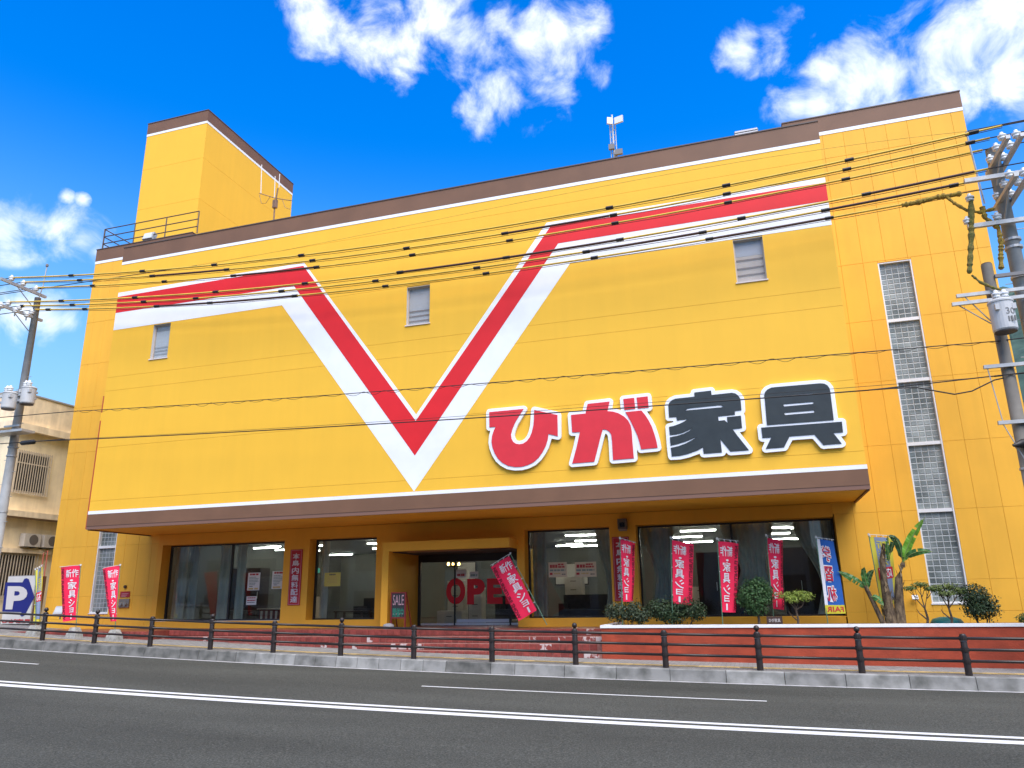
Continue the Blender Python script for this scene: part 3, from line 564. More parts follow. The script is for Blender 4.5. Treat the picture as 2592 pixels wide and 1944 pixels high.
# ------------------------------------------------------------------ the four big sign characters
LET = {'hi':{'face':[[[-6.777,5.046],[-5.766,5.049],[-5.926,4.823],[-6.024,4.667],[-6.099,4.509],[-6.145,4.35],[-6.132,4.233],[-6.081,4.136],[-5.999,4.079],[-5.905,4.058],[-5.798,4.069],[-5.69,4.13],[-5.606,4.227],[-5.544,4.36],[-5.492,4.553],[-5.471,4.737],[-5.455,4.993],[-4.8,4.791],[-4.81,4.199],[-5.071,4.281],[-5.094,4.13],[-5.157,3.952],[-5.254,3.789],[-5.363,3.649],[-5.505,3.535],[-5.67,3.467],[-5.858,3.429],[-6.046,3.435],[-6.234,3.477],[-6.4,3.572],[-6.53,3.696],[-6.624,3.852],[-6.688,4.019],[-6.718,4.184],[-6.7,4.346],[-6.655,4.484],[-6.593,4.608],[-6.775,4.607]]],'hole':[],'back':[[[-6.097,3.349],[-6.277,3.392],[-6.457,3.496],[-6.598,3.629],[-6.709,3.809],[-6.778,3.989],[-6.812,4.169],[-6.792,4.369],[-6.752,4.509],[-6.797,4.514],[-6.83,4.529],[-6.851,4.549],[-6.869,4.589],[-6.872,5.049],[-6.847,5.109],[-6.817,5.132],[-6.777,5.141],[-5.757,5.144],[-5.697,5.114],[-5.673,5.069],[-5.68,5.009],[-5.937,4.628],[-6.012,4.469],[-6.046,4.349],[-6.041,4.269],[-6.012,4.209],[-5.957,4.167],[-5.897,4.154],[-5.817,4.167],[-5.747,4.209],[-5.681,4.289],[-5.635,4.389],[-5.586,4.569],[-5.549,5.009],[-5.532,5.049],[-5.497,5.078],[-5.457,5.088],[-5.417,5.081],[-4.777,4.883],[-4.737,4.862],[-4.713,4.829],[-4.705,4.789],[-4.715,4.189],[-4.737,4.139],[-4.777,4.11],[-4.817,4.105],[-4.989,4.149],[-5.073,3.909],[-5.177,3.735],[-5.297,3.581],[-5.457,3.453],[-5.637,3.378],[-5.837,3.337],[-6.037,3.339]]]},'ga':{'face':[[[-3.947,5.027],[-3.345,5.038],[-3.414,4.778],[-3.275,4.754],[-3.123,4.695],[-2.974,4.592],[-2.871,4.471],[-2.814,4.332],[-2.795,4.175],[-2.795,3.91],[-2.783,3.454],[-3.332,3.443],[-3.334,3.951],[-3.347,4.13],[-3.392,4.212],[-3.466,4.269],[-3.565,4.293],[-3.63,4.107],[-3.835,3.433],[-4.436,3.425],[-4.303,3.844],[-4.191,4.264],[-4.406,4.274],[-4.42,4.758],[-4.016,4.764]],[[-2.934,4.708],[-2.507,4.715],[-2.418,4.589],[-2.331,4.426],[-2.257,4.242],[-2.206,4.04],[-2.166,3.84],[-2.151,3.687],[-2.578,3.675],[-2.613,3.874],[-2.656,4.054],[-2.731,4.259],[-2.826,4.49]],[[-2.969,5.074],[-2.678,5.078],[-2.667,4.779],[-2.959,4.771]],[[-2.612,5.079],[-2.317,5.085],[-2.312,4.781],[-2.597,4.777]]],'hole':[],'back':[[[-4.476,3.339],[-4.523,3.385],[-4.529,3.445],[-4.396,3.865],[-4.316,4.165],[-4.336,4.176],[-4.438,4.185],[-4.476,4.211],[-4.497,4.245],[-4.515,4.765],[-4.502,4.805],[-4.476,4.834],[-4.416,4.853],[-4.096,4.858],[-4.034,5.065],[-4.016,5.092],[-3.976,5.117],[-3.336,5.133],[-3.278,5.105],[-3.25,5.045],[-3.292,4.865],[-3.276,4.851],[-3.096,4.787],[-3.056,4.765],[-3.063,5.085],[-3.049,5.125],[-3.016,5.156],[-2.976,5.169],[-2.316,5.18],[-2.276,5.171],[-2.243,5.145],[-2.222,5.085],[-2.219,4.765],[-2.236,4.725],[-2.256,4.704],[-2.296,4.687],[-2.357,4.685],[-2.355,4.665],[-2.245,4.465],[-2.172,4.285],[-2.114,4.065],[-2.074,3.865],[-2.056,3.685],[-2.066,3.645],[-2.096,3.609],[-2.156,3.592],[-2.596,3.581],[-2.636,3.6],[-2.656,3.621],[-2.676,3.683],[-2.692,3.625],[-2.689,3.445],[-2.702,3.405],[-2.736,3.371],[-2.776,3.359],[-3.316,3.349],[-3.376,3.359],[-3.416,3.4],[-3.427,3.445],[-3.429,3.945],[-3.442,4.105],[-3.464,4.145],[-3.496,4.173],[-3.516,4.145],[-3.537,4.085],[-3.744,3.405],[-3.776,3.359],[-3.836,3.338],[-4.436,3.33]]]},'ka':{'face':[[[-1.105,5.074],[-0.68,5.086],[-0.675,4.968],[-0.17,4.977],[-0.087,4.953],[-0.019,4.89],[0.022,4.806],[0.03,4.738],[0.025,4.501],[-0.14,4.493],[-0.145,4.397],[-0.564,4.388],[-0.557,4.27],[-0.414,4.276],[-0.347,4.201],[-0.348,4.349],[-0.001,4.358],[-0.004,4.039],[-0.236,4.024],[-0.146,3.868],[0.106,3.46],[-0.34,3.457],[-0.557,3.789],[-0.55,3.452],[-1.0,3.447],[-1.007,3.612],[-1.148,3.544],[-1.39,3.472],[-1.609,3.436],[-1.805,3.434],[-1.815,3.66],[-1.612,3.69],[-1.411,3.753],[-1.243,3.83],[-1.123,3.902],[-1.252,3.854],[-1.43,3.795],[-1.629,3.747],[-1.817,3.721],[-1.817,3.938],[-1.635,3.96],[-1.457,4.003],[-1.322,4.062],[-1.223,4.14],[-1.343,4.08],[-1.499,4.026],[-1.654,4.0],[-1.815,3.997],[-1.819,4.216],[-1.703,4.229],[-1.546,4.274],[-1.411,4.331],[-1.33,4.381],[-1.605,4.37],[-1.613,4.465],[-1.801,4.467],[-1.796,4.791],[-1.769,4.858],[-1.697,4.921],[-1.606,4.954],[-1.11,4.963]]],'hole':[[[-1.371,4.614],[-1.32,4.655],[-1.232,4.666],[-0.517,4.681],[-0.454,4.669],[-0.411,4.619]]],'back':[[[-1.839,3.346],[-1.879,3.375],[-1.9,3.434],[-1.912,3.714],[-1.912,4.234],[-1.894,4.274],[-1.859,4.302],[-1.693,4.334],[-1.699,4.355],[-1.719,4.371],[-1.839,4.38],[-1.862,4.394],[-1.89,4.434],[-1.891,4.794],[-1.845,4.914],[-1.759,4.993],[-1.619,5.049],[-1.219,5.056],[-1.2,5.074],[-1.179,5.134],[-1.156,5.154],[-1.119,5.168],[-0.679,5.181],[-0.639,5.172],[-0.614,5.154],[-0.589,5.114],[-0.579,5.068],[-0.159,5.072],[-0.039,5.035],[0.051,4.954],[0.113,4.834],[0.125,4.734],[0.119,4.494],[0.107,4.454],[0.074,4.414],[0.093,4.354],[0.09,4.034],[0.079,3.994],[0.041,3.955],[-0.071,3.934],[0.195,3.494],[0.198,3.434],[0.161,3.383],[0.101,3.365],[-0.339,3.362],[-0.399,3.383],[-0.439,3.434],[-0.459,3.429],[-0.475,3.394],[-0.497,3.374],[-0.539,3.358],[-0.999,3.352],[-1.061,3.374],[-1.089,3.414],[-1.099,3.459],[-1.359,3.382],[-1.599,3.342]]]},'gu':{'face':[[[0.598,4.062],[0.614,4.728],[0.61,4.83],[0.64,4.917],[0.702,4.979],[0.8,5.019],[0.903,5.023],[1.959,5.018],[2.056,4.998],[2.12,4.951],[2.16,4.87],[2.169,4.781],[2.16,4.063]],[[0.455,4.008],[2.338,4.005],[2.331,3.744],[2.111,3.74],[2.265,3.467],[1.853,3.462],[1.679,3.736],[1.101,3.734],[0.942,3.473],[0.512,3.466],[0.671,3.743],[0.459,3.744]]],'hole':[[[1.052,4.781],[1.751,4.781],[1.754,4.737],[1.052,4.743]],[[1.044,4.555],[1.07,4.564],[1.735,4.562],[1.755,4.538],[1.739,4.509],[1.063,4.504],[1.041,4.528]],[[1.044,4.329],[1.066,4.342],[1.73,4.343],[1.748,4.315],[1.733,4.286],[1.06,4.283],[1.038,4.307]]],'back':[[[0.475,3.378],[0.428,3.422],[0.419,3.482],[0.503,3.642],[0.415,3.66],[0.374,3.702],[0.364,3.742],[0.361,4.022],[0.375,4.059],[0.395,4.082],[0.435,4.101],[0.495,4.104],[0.504,4.122],[0.516,4.842],[0.556,4.962],[0.63,5.042],[0.675,5.071],[0.795,5.114],[1.955,5.113],[2.095,5.084],[2.184,5.022],[2.249,4.902],[2.262,4.802],[2.26,4.102],[2.375,4.092],[2.414,4.062],[2.431,4.022],[2.426,3.742],[2.415,3.702],[2.375,3.66],[2.277,3.642],[2.359,3.482],[2.357,3.442],[2.334,3.402],[2.275,3.372],[1.835,3.368],[1.779,3.402],[1.635,3.628],[1.615,3.641],[1.175,3.639],[1.155,3.637],[1.022,3.422],[0.975,3.384],[0.515,3.371]]]}}
SB = mat('sign_white', (0.88, 0.88, 0.88), 0.4); SR = mat('sign_red', (0.72, 0.035, 0.045), 0.4, var=.03, vscale=4); SK = mat('sign_black', (0.035, 0.042, 0.042), 0.4, var=.1, vscale=4)
for key, m, lab in (('hi', SR, 'red hiragana character HI with white border, leftmost of the four sign characters'), ('ga', SR, 'red hiragana character GA with two short strokes on yellow wall'),
                    ('ka', SK, 'black kanji character meaning house, between red GA and last black character'), ('gu', SK, 'black kanji character meaning tool with three white bars, rightmost sign character')):
    d = LET[key]; xs = [p[0] for l in d['back'] for p in l]; zs = [p[1] for l in d['back'] for p in l]
    t = thing('sign_character', lab, 'sign letter', (sum(xs)/len(xs), YP-.05, min(zs)), 'raised shop name characters')
    filled(d['back'], YP-.085, .075, 'white_backing', SB, t)
    if key in ('ka', 'gu'):
        filled(d['face']+d['hole'], YP-.100, .014, 'face', m, t)
    else:
        for f in d['face']: filled([f], YP-.100, .014, 'stroke', m, t)
# ------------------------------------------------------------------ guard fence along the kerb
FB = mat('fence_brown', (0.020, 0.013, 0.010), 0.45, var=.15, vscale=12, spec=.5); FBAND = mat('reflective_band', (0.55, 0.54, 0.52), 0.4)
FX = [-22.40, -20.43, -18.48, -16.49, -14.46, -12.46, -10.44, -8.38, -6.31, -4.24, -2.16, -.13, 1.91, 3.90, 5.95, 8.0, 10.0]
BALL = {-22.40, -20.43, -18.48, -14.46, -10.44, -4.24, -.13, 1.91, 5.95, 10.0}
fence = thing('guard_fence', 'dark brown pipe guard fence with three rails along the kerb', 'fence', (-9, 18.32, zg(-9)))
for i, x in enumerate(FX):
    b = (x, 18.32, zg(x)); lean = random.uniform(-.006, .006)
    mb = MB(); mb.sm = True; mb.lathe(b, [(.070, -.15), (.070, .002), (.062, .78), (.055, .80), (.02, .812)], 14); p = mb.build('post', FB, fence)
    MB().lathe(b, [(.0655, .665), (.0655, .725)], 14).build('reflective_band', FBAND, p)
    for h in (.28, .50, .72): MB().lathe(b, [(.078, h-.045), (.080, h), (.078, h+.045)], 14).build('clamp', FB, p)
    if x in BALL:
        mb = MB(); mb.sm = True; mb.lathe(b, [(.03, .80), (.028, .825)] + [(.062*math.sin(t), .878-.062*math.cos(t)) for t in np.linspace(.5, 3.0, 9)], 14); mb.build('ball_cap', FB, p)
for x0, x1 in zip(FX[:-1], FX[1:]):
    for h in (.28, .50, .72):
        mb = MB(); mb.sm = True; mb.tube([(x0+.06, 18.30, zg(x0)+h), ((x0+x1)/2, 18.30, (zg(x0)+zg(x1))/2+h), (x1-.06, 18.30, zg(x1)+h)], .030, 8); mb.build('rail', FB, fence)

# ------------------------------------------------------------------ planter
planter = thing('planter', 'long brick-red planter wall with white coping in front of the big window', 'planter', (2, 20.2, zg(2)))
MB().box(-3.97, 12.0, 20.20, 20.36, -2.0, -.805).build('front_wall', PLANT_RED, planter)
MB().box(-3.97, -3.80, 20.362, YW-.02, -2.0, -.805).build('end_wall', PLANT_RED, planter)
mb = MB(); mb.box(-3.995, 12.0, 20.175, 20.385, -.803, -.735); mb.box(-3.995, -3.78, 20.386, YW-.03, -.803, -.735); mb.build('coping', mat('coping_white', (0.80, 0.79, 0.77), 0.6, col2=(.5,.49,.46), vscale=3, thr=(.6,.8)), planter)
MB().box(-3.798, 12.0, 20.387, YW-.02, -1.2, -.80).build('soil', SOIL, planter)

# ------------------------------------------------------------------ foliage helpers
def leafmat(name, c1, c2, rough=.5):
    return mat(name, c1, rough, col2=c2, vscale=9, thr=(.3, .7), spec=.35, rnd=0)
def leaves(mb, centre, radii, n, size, shell=.35, flat=0.0, up=.3, asp=.55):
    c = np.array(centre); R = np.array(radii)
    d = rng.normal(size=(n, 3)); d /= np.linalg.norm(d, axis=1)[:, None]
    r = 1-shell*rng.random(n)**1.4; r[rng.random(n) < .10] *= 1.28; P = c + d*R*r[:, None]
    for k in range(n):
        nrm = d[k] + rng.normal(size=3)*.7 + np.array((0, -.1, up)); nrm /= np.linalg.norm(nrm)
        a = np.cross(nrm, rng.normal(size=3)); a /= np.linalg.norm(a); b = np.cross(nrm, a); s = size*rng.uniform(.6, 1.3)
        p = P[k]; mb.add([p-a*s*.5, p+b*s*asp*.5+nrm*s*.08, p+a*s*.5, p-b*s*asp*.5+nrm*s*.08], [(0, 1, 2, 3)])
def branch(mb, pts, r0, r1, n=6): mb.tube(pts, [r0+(r1-r0)*i/(len(pts)-1) for i in range(len(pts))], n)
BARK = mat('bark', (0.10, 0.07, 0.045), .9, var=.3, vscale=14, bump=.6, bscale=50)
SOILZ = -.80
def shrub(label, clumps, mt, nleaf, size, base, group='shrubs in the planter', name='shrub', asp=.5, up=.3):
    t = thing(name, label, 'shrub', (base[0], base[1], SOILZ), group); st = MB(); fo = MB()
    for (c, r) in clumps:
        leaves(fo, c, r, int(2.2*nleaf*r[0]*r[2]/.06), size, shell=.75, asp=asp, up=up)
        for k in range(3):
            p0 = (base[0]+(c[0]-base[0])*.6+random.uniform(-.06, .06), base[1]+random.uniform(-.05, .05), SOILZ-.02); e = (c[0]+random.uniform(-.6, .6)*r[0], c[1]+random.uniform(-.5, .5)*r[1], c[2]+random.uniform(0, .5)*r[2])
            branch(st, [p0, ((p0[0]+e[0])/2+random.uniform(-.04, .04), (p0[1]+e[1])/2, (p0[2]+e[2])/2), e], .013, .004, 5)
    st.build('stem', BARK, t); fo.build('foliage', mt, t); return t
DG = leafmat('leaf_dark', (0.018, 0.035, 0.014), (0.05, 0.085, 0.03)); MG = leafmat('leaf_mid', (0.03, 0.075, 0.02), (0.07, 0.15, 0.045)); LG = leafmat('leaf_light', (0.16, 0.24, 0.03), (0.30, 0.36, 0.06)); OG = leafmat('leaf_olive', (0.06, 0.10, 0.02), (0.16, 0.20, 0.05))
shrub('ragged olive green shrub at the left end of the planter', [((-3.65, 20.85, -.42), (.36, .25, .26)), ((-3.25, 20.9, -.40), (.34, .25, .27)), ((-3.0, 20.8, -.52), (.28, .2, .2))], leafmat('leaf_dull', (0.028, 0.045, 0.02), (0.075, 0.095, 0.045)), 260, .075, (-3.35, 20.85))
shrub('wide dark green shrub between two pink banners in the planter', [((-2.5, 20.9, -.36), (.42, .26, .27)), ((-1.95, 20.95, -.28), (.36, .26, .28)), ((-1.6, 20.85, -.42), (.30, .24, .26)), ((-2.2, 20.8, -.55), (.4, .2, .2))], DG, 260, .07, (-2.1, 20.9))
shrub('bushy dark green shrub below the glass block window', [((4.9, 21.2, -.15), (.34, .28, .30)), ((5.1, 21.25, -.38), (.33, .28, .30)), ((4.85, 21.1, -.45), (.26, .2, .22))], DG, 380, .065, (5.0, 21.2))
shrub('low spiky plant at the right end of the planter', [((6.0, 21.2, -.66), (.32, .2, .12))], MG, 300, .11, (6.0, 21.2), asp=.2, up=.8)
# round clipped tree
t = thing('clipped_tree', 'small tree clipped to a dark green ball on a bare trunk', 'tree', (-.06, 20.9, SOILZ), 'small trees in the planter')
tr = MB(); branch(tr, [(-.08, 20.9, SOILZ-.05), (-.06, 20.9, -.62), (-.1, 20.92, -.4), (-.12, 20.92, -.1)], .045, .02); branch(tr, [(-.07, 20.9, -.55), (.1, 20.88, -.3), (.15, 20.9, 0)], .025, .01); branch(tr, [(-.07, 20.9, -.5), (-.28, 20.95, -.25), (-.3, 20.9, 0)], .025, .01); tr.build('trunk', BARK, t)
fo = MB(); leaves(fo, (-.12, 20.92, -.05), (.40, .38, .40), 2300, .06, shell=.55); leaves(fo, (-.38, 20.9, -.12), (.22, .22, .22), 450, .06, .6); leaves(fo, (.2, 20.9, -.02), (.2, .2, .26), 450, .06, .6); leaves(fo, (-.1, 20.9, -.40), (.30, .26, .16), 420, .06, .8); leaves(fo, (.0, 20.9, .22), (.24, .22, .2), 420, .06, .7)
fo.build('crown', MG, t)
def layered_tree(label, base, tops, mt, n, lean=0.0):
    t = thing('layered_tree', label, 'tree', (base[0], base[1], SOILZ), 'small trees in the planter'); tr = MB(); fo = MB()
    b = np.array((base[0], base[1], SOILZ-.04)); fork = b + np.array((lean, 0, .42))
    branch(tr, [b, b+np.array((lean*.2+.03, 0, .2)), fork], .035, .022)
    branch(tr, [b+np.array((.02, 0, .16)), b+np.array((-.14, 0, .32)), b+np.array((-.17, .02, .40))], .02, .006)
    for c, r in tops:
        c = np.array(c); branch(tr, [fork, (fork+c)/2+rng.normal(size=3)*.03, c], .017, .006); leaves(fo, c, r, n, .052, shell=.85, up=.9)
        for s in (-.6, .6): branch(tr, [(fork+c)/2, c+np.array((s*r[0], 0, -.02))], .010, .004, 5)
    tr.build('trunk', BARK, t); fo.build('crown', mt, t)
layered_tree('flat-topped lime green small tree beside the clipped ball tree', (.84, 20.85), [((.62, 20.85, -.06), (.24, .2, .10)), ((.95, 20.9, -.03), (.26, .22, .11)), ((1.12, 20.82, -.10), (.2, .18, .12)), ((.8, 20.8, -.16), (.2, .18, .1))], LG, 330)
layered_tree('thin flat-topped tree just right of the banana plant', (3.80, 21.2), [((3.55, 21.2, .06), (.16, .15, .06)), ((3.78, 21.25, .14), (.2, .17, .07)), ((3.98, 21.2, .05), (.15, .14, .06))], OG, 300)
layered_tree('thin flat-topped tree in front of the tall glass block window', (4.32, 21.2), [((4.16, 21.2, .04), (.2, .16, .09)), ((4.42, 21.25, .08), (.22, .18, .10)), ((4.60, 21.2, -.02), (.18, .15, .09)), ((4.3, 21.15, -.08), (.22, .16, .07))], OG, 330)
# banana plant: three stems, big torn leaves
ban = thing('banana_plant', 'banana plant with three shaggy stems and big torn leaves', 'plant', (3.05, 21.2, SOILZ))
STEMM = mat('banana_stem', (0.045, 0.028, 0.016), .9, col2=(0.17, 0.12, 0.065), vscale=16, bump=.9, bscale=28, stretch=(1, 1, .35)); GST = mat('banana_green', (0.20, 0.26, 0.08), .6)
def bstem(pts, r): 
    mb = MB(); mb.sm = True; mb.tube(pts, r, 10); s = mb.build('stem', STEMM, ban)
    for k in range(16):                # dry sheaths peeling off
        i = random.randint(0, len(pts)-2); f = random.random(); p = np.array(pts[i])*(1-f)+np.array(pts[i+1])*f; a = random.uniform(0, 6.28); q = p+np.array((math.cos(a)*r[i]*1.3, math.sin(a)*r[i]*1.3, .10))
        MB().add([p+np.array((math.cos(a)*r[i]*.9, math.sin(a)*r[i]*.9, -.06)), p+np.array((math.cos(a+.6)*r[i], math.sin(a+.6)*r[i], 0)), q], [(0, 1, 2)]).build('dry_sheath', mat('dry_sheath', (0.30, 0.21, 0.11), .9, var=.3, vscale=20), s)
bstem([(3.02, 21.2, SOILZ-.05), (3.0, 21.2, -.3), (2.98, 21.2, .2), (3.02, 21.2, .75), (3.10, 21.22, 1.15)], [.15, .115, .085, .07, .03])
bstem([(3.22, 21.22, SOILZ-.05), (3.26, 21.22, -.2), (3.33, 21.22, .3), (3.46, 21.22, .62), (3.50, 21.22, .80)], [.13, .11, .085, .06, .04])
bstem([(2.85, 21.1, SOILZ-.05), (2.66, 21.1, -.25), (2.53, 21.1, .12), (2.48, 21.1, .2)], [.065, .055, .045, .03])
def bleaf(base, ctrl, tip, width, m, torn=(), fold=.35, droop=0):
    b, c, e = map(np.array, (base, ctrl, tip)); mb = MB(); n = 22; rib = MB(); pts = []
    for i in range(n+1):
        t = i/n; pts.append((1-t)**2*b + 2*t*(1-t)*c + t*t*e)
    for i in range(n+1):
        t = i/n; d = pts[min(i+1, n)]-pts[max(i-1, 0)]; d /= np.linalg.norm(d)
        side = np.cross(d, np.array((0.25, -1.0, .15))); side /= np.linalg.norm(side); nm = np.cross(side, d)
        w = width*(math.sin(math.pi*min(1, .06+t*.98))**.55)*(.25 if t < .10 else 1)
        mb.v += [tuple(pts[i]+side*w-nm*w*fold+nm*.01*math.sin(i*1.7)), tuple(pts[i]), tuple(pts[i]-side*w-nm*w*fold+nm*.012*math.sin(i*1.3+1))]
    for i in range(n):
        for s in (0, 1):
            if (i, s) in torn: continue
            a = i*3+s; mb.f.append((a, a+1, a+4, a+3))
    l = mb.build('leaf', m, ban); rib.tube(pts[::3]+[pts[-1]], .008, 5).build('midrib', GST, l)
BLM = mat('banana_leaf', (0.035, 0.12, 0.02), .4, col2=(0.07, 0.20, 0.035), vscale=5, spec=.5); BLB = mat('banana_leaf_bright', (0.13, 0.34, 0.02), .4, col2=(0.20, 0.44, 0.04), vscale=5, spec=.5); BLD = mat('banana_leaf_dark', (0.018, 0.06, 0.015), .4, col2=(0.035, 0.10, 0.025), vscale=5, spec=.5)
def zp(x, y, Y): return at(2150+x*.15674, 1340+y*.15674, Y)
def z8p(x, y, Y): return at(2000+x*.29177, 1260+y*.29177, Y)
bleaf(z8p(985, 560, 21.2), z8p(1010, 380, 21.15), z8p(1170, 170, 21.0), .105, BLB, {(13, 0), (16, 1)})
bleaf(z8p(990, 550, 21.2), z8p(1030, 480, 21.3), z8p(1075, 320, 21.4), .06, BLB, {(9, 1), (12, 1), (15, 1)})
bleaf(z8p(1000, 530, 21.2), z8p(1080, 440, 21.0), z8p(1235, 470, 20.9), .085, BLM, {(11, 1)}, .2)
bleaf(z8p(975, 560, 21.2), z8p(960, 330, 21.1), z8p(845, 330, 21.0), .09, BLD, (), .5)
bleaf(zp(650, 560, 21.15), zp(600, 300, 21.05), zp(620, 95, 20.95), .05, BLM, {(14, 0), (17, 1)}, .4)
bleaf(zp(660, 420, 21.15), zp(690, 200, 21.05), zp(760, 120, 20.95), .06, BLD, {(13, 1)}, .4)
bleaf(z8p(690, 820, 21.1), z8p(620, 650, 21.0), z8p(645, 600, 20.9), .075, BLM, (), .25)
bleaf(z8p(680, 800, 21.1), z8p(650, 690, 21.1), z8p(730, 620, 21.0), .085, BLD, (), .25)
bleaf(z8p(672, 790, 21.1), z8p(560, 700, 21.0), z8p(410, 635, 20.9), .085, BLM, {(6, 1), (8, 1), (11, 1)}, .2)
bleaf(z8p(700, 860, 21.05), z8p(770, 850, 21.0), z8p(810, 940, 20.9), .08, BLM, {(12, 0), (15, 1)}, .4)
# teal basin behind the layered trees
tb = MB(); tb.sm = True; tb.lathe((4.34, 21.75, -.80), [(.37, 0), (.36, .05), (.31, .12), (.16, .165), (.02, .17)], 24); tag(tb.build('plastic_basin', mat('teal_plastic', (0.01, 0.17, 0.16), .4)), 'upturned teal plastic basin lying behind the thin trees', 'basin')
# small brown nameplate standing on the planter
pl = thing('name_plate', 'small dark brown name plate leaning behind the planter coping', 'sign', (.2, 20.6, SOILZ))
a = at(1480+1640*.2803, 1280+1000*.2803, 20.6); b = at(1480+1790*.2803, 1280+1065*.2803, 20.6)
MB().box(a[0], b[0], 20.6, 20.63, SOILZ, a[2]).build('board', mat('plate_brown', (0.06, 0.03, 0.02), .6), pl)
mb = MB(); lettering(mb, 'ひが家具', lambda u, v: (a[0]+.05+u*(b[0]-a[0]-.1), 20.597, a[2]-.14+v*.09), .01); mb.build('lettering', mat('plate_text', (0.55, 0.5, 0.45), .6), pl)

# ------------------------------------------------------------------ banners
PINK = mat('banner_pink', (0.80, 0.016, 0.068), .75, var=.06, vscale=4); PWHT = mat('print_white', (0.70, 0.68, 0.68), .75); PDRK = mat('print_dark', (0.13, 0.008, 0.02), .75)
POLEG = mat('pole_green', (0.10, 0.22, 0.13), .5); POLEW = mat('pole_white', (0.62, 0.62, 0.58), .5)
BBLUE = mat('banner_blue', (0.015, 0.10, 0.36), .75); BGREY = mat('banner_greyblue', (0.20, 0.25, 0.36), .75); BYEL = mat('banner_yellow', (0.62, 0.53, 0.05), .75); PRED = mat('print_red', (0.55, 0.02, 0.035), .75); PYEL = mat('print_yellow', (0.60, 0.52, 0.03), .75)
def banner(label, tl, tr, bl, br, foot, top, mirror, design, group, bow=.03, leanpole=None, base=True):
    t = thing('banner', label, 'banner', tuple(foot), group)
    tl, tr, bl, br = map(np.array, (tl, tr, bl, br)); nrm = np.cross(tr-tl, bl-tl); nrm /= np.linalg.norm(nrm)
    if nrm[1] > 0: nrm = -nrm          # towards the street
    ph = random.uniform(0, 6.28)
    def S_(u, v, off=0.0):             # u across from the left edge, v down from the top
        p = tl*(1-u)*(1-v)+tr*u*(1-v)+bl*(1-u)*v+br*u*v
        return p + nrm*(off + bow*math.sin(math.pi*u)*(1-.3*v) + .022*math.sin(2.1*u*3.1+v*5+ph) + .02*math.sin(v*9+ph*2)*(u-.5))
    def panel(name, m, u0, u1, v0, v1, off, par=None):
        mb = MB(); nu, nv = 8, 14; mb.sm = True
        vs = [S_(u0+(u1-u0)*i/nu, v0+(v1-v0)*j/nv, off) for i in range(nu+1) for j in range(nv+1)]
        mb.add(vs, [(i*(nv+1)+j, i*(nv+1)+j+1, (i+1)*(nv+1)+j+1, (i+1)*(nv+1)+j) for i in range(nu) for j in range(nv)]); return mb.build(name, m, par or t)
    def word(name, m, par, txt, u0, u1, v0, v1, off, bold=.03, rot=False):
        mb = MB()
        def fn(a, b):
            if rot: uu, vv = u0+(u1-u0)*(1-b), v0+(v1-v0)*a     # reads downwards
            else: uu, vv = u0+(u1-u0)*a, v1-(v1-v0)*b
            if rot: uu = u0+(u1-u0)*b
            return S_(1-uu if mirror else uu, vv, off)
        lettering(mb, txt, fn, bold); return mb.build(name, m, par)
    design(panel, word)
    # pole, cross bar and loops
    foot, top = np.array(foot), np.array(top); mb = MB(); mb.tube([foot, top], .012, 6); mb.build('pole', POLEG, t)
    far = tr if np.linalg.norm(tl-top) < np.linalg.norm(tr-top) else tl; near = tl if far is tr else tr
    d = (far-near); MB().tube([top-d*.06, top+d*1.06+np.array((0, 0, .0))], .008, 6).build('cross_bar', POLEW, t)
    MB().lathe(top-np.array((0, 0, .03)), [(.022, 0), (.022, .06)], 8).build('pole_cap', POLEW, t)
    for k in range(4):
        p = near+(far-near)*(k+.15)/3.5; q = top+d*((k+.15)/3.5); MB().tube([p, q], .012, 5).build('loop', POLEW, t)
    eb = bl if near is tl else br
    for k in range(1, 5):
        f = k/4.6; p = near+(eb-near)*f; dd = top-foot; s = np.dot(p-foot, dd)/np.dot(dd, dd); MB().tube([p, foot+dd*s], .011, 5).build('loop', POLEW, t)
    return t
def d_pink(panel, word):
    c = panel('cloth', PINK, 0, 1, 0, 1, 0)
    word('lettering', PDRK, c, 'NEW FURNITURE SHOW', .02, .20, .04, .97, .012, .022, True)
    word('lettering', PWHT, c, '新作', .34, .94, .06, .21, .012, .012); word('lettering', PWHT, c, '・', .55, .70, .25, .28, .012, .02)
    for k, ch in enumerate('家具シ'): word('lettering', PWHT, c, ch, .44, .88, .29+.16*k, .43+.16*k, .012, .014)
    word('lettering', PWHT, c, 'ョ', .50, .84, .765, .855, .012, .014); word('lettering', PWHT, c, 'I', .62, .72, .88, .97, .012, .03)
def d_blue(panel, word):
    c = panel('cloth', BBLUE, 0, 1, 0, 1, 0); panel('edge_stripe', PWHT, 0, .17, 0, .885, .006, c); panel('foot_stripe', PYEL, 0, 1, .885, 1, .008, c)
    for k, ch in enumerate('学習机'):
        word('lettering', PWHT, c, ch, .30, .84, .08+.27*k, .31+.27*k, .011, .075); word('lettering', PRED, c, ch, .335, .805, .095+.27*k, .295+.27*k, .018, .012)
    word('lettering', PRED, c, 'FAIR', .08, .92, .905, .975, .016, .02)
def d_yel(panel, word):
    c = panel('cloth', BYEL, 0, 1, 0, 1, 0); panel('middle_stripe', BGREY, .2, .82, 0, .93, .006, c)
    for k, ch in enumerate('新生活'): word('lettering', PYEL, c, ch, .28, .76, .05+.125*k, .165+.125*k, .013, .012)
    panel('red_block', PRED, .12, .9, .44, .61, .011, c); word('lettering', PWHT, c, '応援', .16, .86, .455, .595, .019, .012)
GP = 'nobori banners along the front'
def px(f): return lambda x, y, Y: at(*f(x, y), Y)
